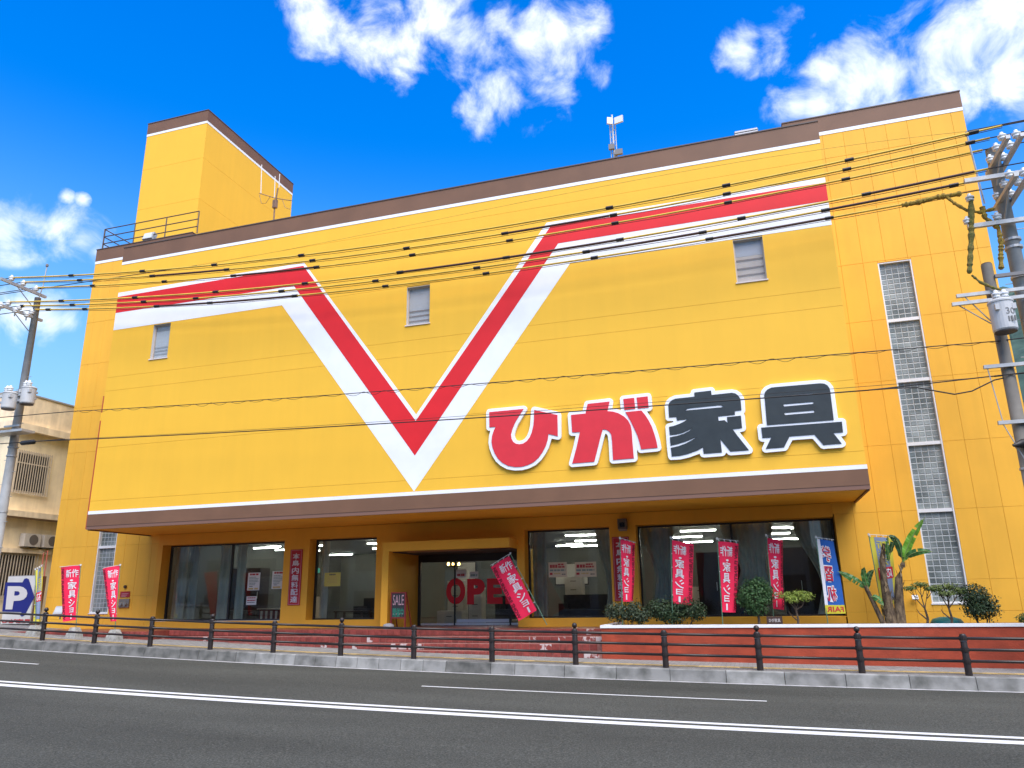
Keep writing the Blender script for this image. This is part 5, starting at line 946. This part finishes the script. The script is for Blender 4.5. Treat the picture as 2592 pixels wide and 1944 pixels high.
line('third covered wire from the top', 19.12, [(90, 728), (253, 722.6), (430, 712), (600, 697), (1559, 563), (1852, 511), (2163, 450), (2486, 379)], rr, WY, [(600, 810)], [253, 430, 600, 806, 1045, 1290, 1559, 1852, 2163])
line('fourth wire from the top, first of the lower three', 18.18, [(22, 764), (181, 761), (362, 752), (560, 738), (777, 716.5), (1569, 605), (1882, 552), (2210, 490), (2500, 426)], rr, WY, [(1015, 1569), (2210, 2500)], [181, 362, 560, 780, 1015, 1281, 1569, 1882, 2210])
line('fifth wire from the top', 18.61, [(50, 774), (385, 763), (513, 754.4), (723, 735), (1482, 637), (1780, 588), (2099, 531), (2440, 462.7)], rr, WY, [(1482, 1780), (2099, 2440)], [85, 210, 385, 513, 723, 955, 1207, 1482, 1780, 2099, 2440])
line('lowest of the six covered wires', 19.18, [(87, 783), (242, 782), (418, 775), (548, 765), (756, 747), (1502, 652.7), (1795, 605.4), (2106, 550.7), (2434, 488.5)], rr, WY, [(418, 756), (1795, 2106)], [152, 242, 418, 548, 756, 980, 1230, 1502, 1795, 2106, 2434])
line('thin ground wire above the six covered wires', 19.3, [(499, 672), (800, 617.7), (1400, 496), (2449, 332)], .007, WY)
line('thin cable just above the lowest comms line', 19.0, [(164, 1112), (520, 1093), (1200, 1053), (2192, 975), (2517, 955)], .006, WK)
line('black comms cable with a dip near the right pole', 18.85, [(90, 1116), (165, 1115), (520, 1098.7), (821, 1078), (1200, 1060), (1700, 1024), (2200, 987.5)], .016, WK)
mb = MB(); mb.sm = True; mb.tube([at(2198, 987.5, 18.85), at(2260, 983, 18.85), at(2322, 981, 18.84), at(2370, 990, 18.83), at(2416, 998, 18.82), at(2460, 990, 18.8), at(2517, 962, 18.78), at(2540, 957, 18.78)], .016, 6); tag(mb.build('cable_slack', WK), 'slack loop of black cable hanging before the shorter right pole', 'cable')
# lashed cable: a straight strand and a wire wound round it
L_ = [(187, 1041), (520, 1021), (867, 999), (1200, 972), (1400, 955), (1700, 931), (2192, 893), (2349, 877), (2525, 863)]
line('comms cable wrapped in a loose spiral of thin wire', 18.9, L_, .012, WK)
P = [at(x, y, 18.9) for x, y in L_]; co = np.polyfit([p[0] for p in P], [p[2] for p in P], 3); pts = []
for i in range(900):
    x = P[0][0]+(P[-1][0]-P[0][0])*i/899; am = .05*(.6+.4*math.sin(x*1.7)*math.sin(x*.53+1)); pts.append((x, 18.9+am*math.cos(x*9.5), float(np.polyval(co, x))-.03+am*math.sin(x*9.5)))
tag(MB().tube(pts, .006, 4).build('lashing_wire', WK), 'thin spiral lashing wire wound round the comms cable', 'wire')
# yellow wrapped jumpers by the right poles
VINE = mat('wrap_yellow', (0.42, 0.28, 0.04), .9, col2=(0.20, 0.13, 0.03), vscale=25, bump=1.0, bscale=60); VINEG = mat('wrap_olive', (0.25, 0.17, 0.04), .9, col2=(0.09, 0.12, 0.03), vscale=25, bump=1.0, bscale=60)
def wrap(label, pts, r, m):
    Q = []; R = []
    for (a, b) in zip(pts[:-1], pts[1:]):
        for k in range(8): t = k/8; Q.append(np.array(a)*(1-t)+np.array(b)*t); R.append(r*random.uniform(.7, 1.25))
    Q.append(np.array(pts[-1])); R.append(r*.6); mb = MB(); mb.tube(Q, R, 9); tag(mb.build('wrapped_cable', m), label, 'cable', 'wrapped jumper cables')
r1_ = lambda x, y, Y: at(2192+x*.24111, 240+y*.24111, Y); r2_ = lambda x, y, Y: at(2192+x*.24111, 600+y*.24111, Y)
wrap('yellow wrapped lump along the lowest covered wire by the right pole', [r1_(380, 1160, 19.15), r1_(560, 1125, 19.15), r1_(740, 1075, 19.15), r1_(860, 1060, 19.15), r1_(1000, 1035, 19.15)], .065, VINE)
wrap('yellow wrapped jumper swinging from the lowest wire to the arm', [r1_(850, 1075, 19.15), r1_(930, 1140, 19.1), r1_(1060, 1215, 19.0), r1_(1200, 1235, 18.9), r1_(1350, 1195, 18.85)], .04, VINE)
wrap('left of two hanging olive wrapped cables above the shorter pole', [r1_(1100, 1080, 18.85), r1_(1105, 1250, 18.85), r1_(1105, 1500, 18.85), r2_(1095, 200, 18.83), r2_(1085, 380, 18.82)], .065, VINEG)
wrap('right of two hanging wrapped cables, against the sky', [r1_(1220, 1180, 18.9), r1_(1250, 1290, 18.9), r1_(1390, 1400, 18.95), r1_(1420, 1560, 18.95), r2_(1415, 200, 18.95), r2_(1420, 340, 18.95)], .055, VINE)
wrap('brown wrapped cable curving down to the transformer', [r2_(1110, 400, 18.82), r2_(1200, 475, 18.8), r2_(1350, 540, 18.75), r2_(1450, 560, 18.7)], .03, VINEG)
for c_, l in ((r1_(1095, 1120, 18.85), 'white bushing'), ): insulator(tuple(c_), rp)
# ------------------------------------------------------------------ inside the shop
TUBE = mat('lamp_tube', (1.0, 1.0, 0.94), .5, emit=20.0); FIX = mat('lamp_fixture', (0.6, .6, .58), .6)
COLS = ['left half of the leftmost window', 'right half of the leftmost window', 'second window from the left', 'entrance doors', 'window right of the entrance', 'left half of the big right window', 'right half of the big right window']
for row, y in (('nearest the glass', 24.6), ('second row in', 27.2), ('third row in', 30.0), ('farthest row', 33.2)):
    for wn, x in zip(COLS, (-18.6, -16.0, -12.9, -8.9, -5.4, -1.9, .8)):
        x = x*y/24.6*(1 if y < 25 else .96) + random.uniform(-.25, .25)
        if x < -19.4: x = -19.4 + random.uniform(0, .3)
        t = thing('fluorescent_light', 'white fluorescent ceiling light behind the %s, %s' % (wn, row), 'light', (x, y, 2.1), 'shop ceiling lights')
        mb = MB(); mb.box(x-.62, x+.62, y-.07, y+.07, 2.14, 2.218); mb.build('fixture', FIX, t)
        mb = MB(); mb.tube([(x-.60, y, 2.115), (x+.60, y, 2.115)], .022, 8); mb.build('tube', TUBE, t)
for row, y in (('nearer the glass', 25.9), ('midway in', 28.6), ('far back', 31.6)):
    for wn, x in zip(('the leftmost window mullion', 'the middle of the second window', 'the left entrance glass', 'the window right of the entrance', 'the big right window mullion', 'the right end of the big right window'), (-17.4, -12.2, -9.9, -6.0, -.7, 1.6)):
        x = x*y/24.6*.97+random.uniform(-.3, .3); z = random.uniform(1.85, 2.12)
        t = thing('fluorescent_light', 'short ceiling light %s, behind %s' % (row, wn), 'light', (x, y, z), 'short shop ceiling lights')
        MB().box(x-.34, x+.34, y-.06, y+.06, z+.03, z+.08).build('fixture', FIX, t); MB().tube([(x-.32, y, z), (x+.32, y, z)], .02, 8).build('tube', TUBE, t)
        MB().tube([(x, y, z+.08), (x, y, 2.22)], .006, 4).build('hanger', FIX, t)
CUR = mat('curtain_grey', (0.62, 0.55, 0.42), .85, var=.1, vscale=3); CURL = mat('curtain_light', (0.84, 0.76, 0.60), .85, var=.08, vscale=3)
def curtain(label, xa, xb, m, y=23.12, tie=None, z0=-.6, z1=1.95):
    mb = MB(); mb.sm = True; nu, nv = 48, 14; vs = []
    for i in range(nu+1):
        for j in range(nv+1):
            u, v = i/nu, j/nv; z = z1+(z0-z1)*v; w = 1.0; sh = 0
            if tie:
                k = math.sin(math.pi*min(1, v/.72)/2)**2 if v < .72 else 1-.35*(v-.72)/.28
                x = (xa+(xb-xa)*u)*(1-.72*k)+(tie+(u-.5)*(xb-xa)*.28)*.72*k
            else: x = xa+(xb-xa)*u
            vs.append((x, y+.05*math.sin(u*(xb-xa)*26+.6*math.sin(v*3))*(1-.4*v if tie else 1), z))
    mb.add(vs, [(i*(nv+1)+j, i*(nv+1)+j+1, (i+1)*(nv+1)+j+1, (i+1)*(nv+1)+j) for i in range(nu) for j in range(nv)])
    tag(mb.build('curtain', m), label, 'curtain', 'curtains behind the shop windows')
curtain('pale curtain at the left edge of the leftmost window', -20.05, -19.55, CURL); curtain('grey curtain second from the left edge of the leftmost window', -19.42, -19.0, CUR)
curtain('pale curtain left of the leftmost window mullion', -18.15, -17.60, CURL); curtain('pale curtain right of the leftmost window mullion', -17.42, -17.0, CURL)
curtain('narrow pale curtain at the left of the second window', -14.05, -13.78, CURL); curtain('grey curtain at the left edge of the window right of the entrance', -6.6, -6.15, CUR); curtain('dark curtain at the right edge of the window right of the entrance', -4.6, -4.1, CUR, tie=-4.1)
curtain('grey tied curtain at the left of the big right window', -3.2, -2.25, CUR, tie=-2.55, z0=-.2); curtain('pale tied curtain near the middle of the big right window', -.9, .55, CURL, tie=-.05, z0=.1); curtain('grey tied curtain at the right of the big right window', 1.1, 2.1, CUR, tie=2.05)
WOODD = mat('wood_dark', (0.045, 0.022, 0.013), .35, var=.3, vscale=3, stretch=(1, 1, .2)); WOODL = mat('wood_white', (0.75, 0.66, 0.55), .4, var=.06, vscale=3); CLOTHD = mat('sofa_dark', (0.035, 0.028, 0.025), .8, var=.2, vscale=8)
def chest(label, x0, x1, y0, h, rows, m):
    t = thing('chest_of_drawers', label, 'furniture', ((x0+x1)/2, y0, -.86), 'furniture in the shop'); MB().box(x0, x1, y0, y0+.45, -.858, -.858+h).build('carcass', m, t)
    dz = (h-.06)/rows
    for r in range(rows):
        z = -.858+.04+dz*r; d = MB().box(x0+.02, x1-.02, y0-.02, y0-.001, z+.008, z+dz-.008).build('drawer', m, t); MB().box((x0+x1)/2-.10, (x0+x1)/2+.10, y0-.035, y0-.0205, z+dz*.55, z+dz*.55+.02).build('handle', DARKF, d)
chest('low white chest of drawers left behind the entrance glass', -10.55, -9.65, 24.9, .45, 1, WOODL); chest('tall white chest of drawers behind the entrance glass', -10.45, -9.85, 25.6, 1.45, 4, WOODL); chest('white chest of drawers right of the tall white chest', -9.62, -9.15, 25.5, 1.2, 3, WOODL)
def wardrobe(label, x0, x1, y0, h, doors):
    t = thing('wardrobe', label, 'furniture', ((x0+x1)/2, y0, -.86), 'furniture in the shop'); MB().box(x0, x1, y0, y0+.6, -.858, -.858+h).build('carcass', WOODD, t); w = (x1-x0)/doors
    for k in range(doors):
        d = MB().box(x0+w*k+.01, x0+w*(k+1)-.01, y0-.02, y0-.001, -.80, -.88+h).build('door', WOODD, t); MB().box(x0+w*(k+1)-.07, x0+w*(k+1)-.05, y0-.04, y0-.0205, .1, .35).build('handle', ALU, d)
wardrobe('dark brown wardrobe in the middle of the big right window', -1.75, .1, 24.6, 2.1, 3); wardrobe('dark brown wardrobe at the right of the big right window', .75, 1.9, 25.2, 2.2, 2); wardrobe('dark brown wardrobe inside the leftmost window', -19.6, -18.2, 25.6, 2.1, 2)
def sofa(label, x0, x1, y0):
    t = thing('sofa', label, 'sofa', ((x0+x1)/2, y0, -.86), 'furniture in the shop')
    MB().box(x0+.16, x1-.16, y0, y0+.75, -.74, -.42).build('seat', CLOTHD, t); MB().box(x0, x1, y0+.751, y0+1.0, -.74, .05).build('backrest', CLOTHD, t)
    for a, b in ((x0, x0+.158), (x1-.158, x1)): MB().box(a, b, y0+.02, y0+.749, -.74, -.22).build('armrest', CLOTHD, t)
    for a in (x0+.08, x1-.14):
        for y in (y0+.08, y0+.85): MB().box(a, a+.06, y, y+.06, -.858, -.741).build('leg', WOODD, t)
sofa('dark sofa inside the second window', -13.6, -11.9, 24.6); sofa('dark sofa inside the window right of the entrance', -6.2, -4.5, 24.6); sofa('dark sofa behind the entrance glass on the right', -9.0, -7.3, 26.5)
def table(label, x0, x1, y0, h, m, stripes):
    t = thing('table', label, 'table', ((x0+x1)/2, y0, -.86), 'furniture in the shop'); MB().box(x0, x1, y0, y0+.7, -.858+h-.04, -.858+h).build('table_top', WOODL if stripes else WOODD, t)
    for a in (x0+.03, x1-.09):
        for y in (y0+.03, y0+.61): MB().box(a, a+.06, y, y+.06, -.858, -.858+h-.041).build('leg', m, t)
    if stripes:
        MB().box(x0+.1, x1-.1, y0+.02, y0+.04, -.80, -.858+h-.05).build('skirt', mat('skirt_red', (0.16, 0.02, 0.015), .7), t)
        for k in range(7): MB().box(x0+.16+k*.2, x0+.24+k*.2, y0+.005, y0+.018, -.80, -.858+h-.09).build('slat', WOODL, t)
table('red and white slatted table inside the leftmost window', -16.9, -15.2, 23.7, .62, WOODD, True); table('dark table inside the left half of the leftmost window', -19.0, -17.7, 24.2, .55, WOODD, False); table('dark table in the second window', -13.9, -12.8, 23.8, .5, WOODD, False)
for lab, x0, x1, y0, h, rows in (('pale chest standing low in the second window', -12.75, -12.05, 25.4, .75, 3), ('pale tall chest at the left inside the window right of the entrance', -6.35, -5.75, 26.2, 1.5, 5), ('pale chest in the right half of the leftmost window', -17.05, -16.3, 26.4, 1.0, 4), ('pale wide chest deep inside the entrance', -8.9, -7.6, 28.2, .9, 3), ('pale chest between the curtains of the big right window', -2.2, -1.5, 26.8, 1.1, 4), ('pale low chest at the right in the second window', -15.2, -14.4, 29.0, .8, 3)):
    chest(lab, x0, x1, y0, h, rows, WOODL)
def picture(label, x, y, z, w, h, m):
    t = thing('framed_picture', label, 'picture', (x, y, z), 'pictures deep in the shop'); MB().box(x-w, x+w, y, y+.03, z, z+h).build('frame', WOODD, t); MB().box(x-w+.05, x+w-.05, y-.012, y-.001, z+.05, z+h-.05).build('canvas', m, t)
picture('pale picture on the back wall seen through the second window', -17.5, 35.2, .6, .7, 1.1, WOODL); picture('pale picture on the back wall seen through the entrance', -13.4, 35.2, .4, .5, 1.3, WOODL); picture('pale picture on the back wall seen right of the entrance', -8.2, 35.2, .5, .8, 1.0, WOODL)
def chandelier(label, c, n, r):
    t = thing('chandelier', label, 'lamp', c, 'shop chandeliers'); MB().tube([(c[0], c[1], c[2]+.1), (c[0], c[1], 2.2)], .008, 5).build('rod', DARKF, t)
    MB().lathe(c, [(.02, 0), (r*.5, .03), (r, .05), (r, .07), (.02, .10)], 16).build('ring', mat('brass', (0.35, 0.22, 0.06), .3, metal=.8), t)
    for k in range(n):
        a = 6.283*k/n; MB().lathe((c[0]+r*math.cos(a), c[1]+r*math.sin(a), c[2]+.08), [(.015, 0), (.03, .03), (.025, .07), (.006, .11)], 8).build('bulb', mat('warm_bulb', (1.0, .62, .20), .5, emit=9.0), t)
chandelier('chandelier with warm bulbs behind the entrance glass', (-10.35, 25.9, 1.05), 6, .22); chandelier('chandelier with warm bulbs in the second window', (-11.95, 26.0, 1.45), 6, .2); chandelier('chandelier with warm bulbs at the left of the big right window', (-2.3, 26.0, 1.2), 5, .16); chandelier('single small warm lamp in the leftmost window', (-16.5, 25.5, 1.42), 3, .07)
# green exit light
ex = MB(); ex.box(-16.9, -16.5, 27.0, 27.06, 1.05, 1.22); tag(ex.build('exit_light', mat('exit_green', (0.05, 0.30, 0.22), .5, emit=.5)), 'small green exit light inside the leftmost window', 'exit sign')
# notices stuck on the glass
PAPER = mat('paper_white', (0.72, 0.70, 0.64), .7); PCREAM = mat('paper_cream', (0.62, 0.52, 0.34), .7); PYL = mat('paper_yellow', (0.60, 0.52, 0.12), .7)
INKR = mat('ink_red', (0.42, 0.03, 0.03), .7); INKK = mat('ink_dark', (0.10, 0.10, 0.09), .7); INKG = mat('ink_green', (0.20, 0.27, 0.22), .7); INKO = mat('ink_tan', (0.55, 0.40, 0.15), .7)
def notice(label, f, a, b, Y, paper, rows, group='notices on the shop glass'):
    p, q = at(*f(*a), Y), at(*f(*b), Y); x0, x1, z1, z0 = p[0], q[0], p[2], q[2]; t = thing('notice', label, 'notice', ((x0+x1)/2, Y, z0), group)
    MB().box(x0, x1, Y-.003, Y, z0, z1).build('paper', paper, t); mats = {'r': INKR, 'k': INKK, 'g': INKG, 'o': INKO}
    for (c, v0, v1, u0, u1, brk) in rows:
        mb = MB(); u = u0
        while u < u1-.001:
            w = min(random.uniform(.5, 1.6)*brk, u1-u); mb.box(x0+(x1-x0)*u, x0+(x1-x0)*(u+w*.82), Y-.006, Y-.0035, z1-(z1-z0)*v1, z1-(z1-z0)*v0); u += w
        mb.build('print', mats[c], t)
f5 = lambda x, y: (380+x*.2803, 1300+y*.2803); f6 = lambda x, y: (900+x*.27125, 1280+y*.27125); f7 = lambda x, y: (1480+x*.2803, 1280+y*.2803)
R1 = [('r', .05, .15, .15, .9, .3)]+[('g', .24+.085*k, .28+.085*k, .12, random.uniform(.6, .9), .12) for k in range(6)]+[('k', .76, .80, .15, .5, .4), ('o', .86, .96, .1, .95, .9)]
Yg = YW+.445
notice('white poster with red heading, left of the pair in the leftmost window', f5, (888, 535), (985, 692), Yg, PAPER, R1); notice('white poster with red heading, right of the pair in the leftmost window', f5, (1107, 520), (1207, 678), Yg, PAPER, R1)
notice('small white notice with red print below the left poster', f5, (872, 748), (957, 824), Yg, PAPER, [('r', .12, .24, .1, .9, .12), ('r', .4, .54, .08, .92, .1), ('k', .68, .76, .1, .85, .12)])
notice('yellow paper on the glass of the second window', f5, (1577, 535), (1716, 655), Yg, PYL, [('k', .1, .2, .3, .7, .1)]+[('o', .3+.1*k, .34+.1*k, .2, .8, .12) for k in range(5)])
R3 = [('r', .16, .38, .08, .5, .12), ('r', .10, .22, .52, .85, .1), ('r', .26, .38, .52, .9, .1), ('g', .48, .6, .06, .92, .2), ('r', .70, .84, .06, .24, .2), ('o', .72, .80, .3, .65, .1), ('k', .78, .85, .72, .92, .1)]
notice('cream poster, left of the pair in the window right of the entrance', f6, (1800, 530), (1975, 665), Yg, PCREAM, R3); notice('cream poster, right of the pair in the window right of the entrance', f6, (2045, 528), (2250, 663), Yg, PCREAM, R3)
notice('white paper on the entrance glass above the letter O', f6, (938, 597), (1034, 672), yd-.04, PAPER, [('r', .5, .8, .1, .9, .15)]); notice('white paper with blue print on the entrance glass', f6, (1065, 615), (1145, 676), yd-.04, PAPER, [('g', .4, .7, .1, .9, .3)])
# red OPEN letters on the entrance glass
op = thing('open_sign', 'big red OPEN letters on the entrance glass', 'sign', (-8.9, yd-.02, -.2))
OPR = mat('open_red', (0.75, 0.012, 0.018), .6)
for ch, (a, b) in zip('OPEN', (((845, 680), (1022, 918)), ((1040, 683), (1205, 920)), ((1225, 680), (1370, 915)), ((1395, 680), (1560, 915)))):
    p, q = at(*f6(*a), yd-.03), at(*f6(*b), yd-.03); mb = MB(); lettering(mb, ch, lambda u, v: (p[0]+u*(q[0]-p[0]), yd-.012, q[2]+v*(p[2]-q[2])), .055, 6); mb.build('letter', OPR, op)
# chalk board
cb = thing('chalk_board', 'dark A-frame chalk board with pink SALE lettering left of the entrance', 'sign', (-10.3, 21.55, -.85))
yb = 21.55; g = lambda x, y: at(*f6(x, y), yb); p, q = g(345, 808), g(478, 1115)
fx0, fx1, fz1 = g(318, 1000)[0]+.03, g(470, 900)[0], p[2]
CH = mat('board_black', (0.03, 0.032, 0.034), .7, var=.2, vscale=8); CF = mat('board_frame_red', (0.22, 0.025, 0.02), .5)
MB().box(fx0+.04, fx1-.04, yb, yb+.02, -.52, fz1-.03).build('board', CH, cb)
for a, b in ((fx0, fx0+.04), (fx1-.04, fx1)): MB().box(a, b, yb-.01, yb+.03, -.85, fz1).build('frame_leg', CF, cb)
for z in (-.56, fz1-.035): MB().box(fx0+.041, fx1-.041, yb-.008, yb+.028, z, z+.035).build('frame_rail', CF, cb)
for a in (fx0, fx1-.03): MB().add([(a, yb+.04, fz1), (a+.03, yb+.04, fz1), (a+.03, yb+.45, -.85), (a, yb+.45, -.85), (a, yb+.065, fz1), (a+.03, yb+.065, fz1), (a+.03, yb+.48, -.85), (a, yb+.48, -.85)], [(3,2,1,0),(4,5,6,7),(0,1,5,4),(1,2,6,5),(2,3,7,6),(3,0,4,7)]).build('back_leg', CF, cb)
mb = MB(); lettering(mb, 'SALE', lambda u, v: (fx0+.07+u*(fx1-fx0-.14), yb-.004, fz1-.38+v*.30), .0); mb.build('lettering', mat('chalk_pink', (0.50, 0.30, 0.32), .8), cb)
mb = MB(); lettering(mb, '開催中', lambda u, v: (fx0+.07+u*(fx1-fx0-.14), yb-.004, fz1-.72+v*.26), .01); mb.build('lettering', mat('chalk_green', (0.03, 0.24, 0.15), .8), cb)
mb = MB()
for k in range(4): mb.box(fx0+.08+k*.1, fx0+.11+k*.1, yb-.004, yb-.002, -.44, -.42)
mb.build('chalk_marks', MATS['chalk_pink'], cb)
wt = MB(); wt.lathe((fx0+.02, yb-.15, -.852), [(.16, 0), (.17, .05), (.15, .13), (.05, .16)], 14); tag(wt.build('board_weight', mat('weight_grey', (0.35, 0.34, 0.33), .7)), 'grey round weight at the foot of the chalk board', 'weight')
# ------------------------------------------------------------------ plain buildings across the road, behind the viewer; they show only as reflections
def opposite(label, x0, x1, y, h, m, floors, bays):
    t = thing('opposite_building', label, 'building', ((x0+x1)/2, y, -1.7), 'buildings across the road')
    MB().box(x0, x1, y-9, y, -2.2, h).build('wall', m, t); MB().box(x0-.15, x1+.15, y-9.1, y+.15, h, h+.35).build('parapet', m, t)
    fh = (h+1.6)/floors; bw_ = (x1-x0)/bays
    for f in range(floors):
        for b in range(bays):
            a = x0+bw_*(b+.18); z = -1.6+fh*f+.7
            MB().box(a, a+bw_*.64, y+.01, y+.05, z, z+fh*.5).build('window', mat('opposite_pane', (0.05, 0.06, 0.07), .15), t)
opposite('grey three-storey block across the road, mirrored in the left windows', -34, -12, -14.5, 8.2, mat('opposite_grey', (0.42, 0.41, 0.39), .9), 3, 6)
opposite('beige block across the road, mirrored in the entrance glass', -10.5, 4, -14.2, 7.0, mat('opposite_beige', (0.52, 0.46, 0.38), .9), 2, 4)
opposite('brown block across the road, mirrored in the right windows', 5.5, 26, -14.6, 9.0, mat('opposite_brown', (0.34, 0.28, 0.22), .9), 3, 6)
opposite('long tan block far left across the road, mirrored in the leftmost window', -90, -36, -14.4, 7.6, mat('opposite_tan', (0.45, 0.39, 0.31), .9), 3, 12)
opposite('grey block far right across the road', 28, 70, -14.4, 8.4, MATS['opposite_grey'], 3, 9)
# ------------------------------------------------------------------ lift everything so that the road lies near zero
for o in list(S.objects):
    if o.parent is None: o.location.z += EYE
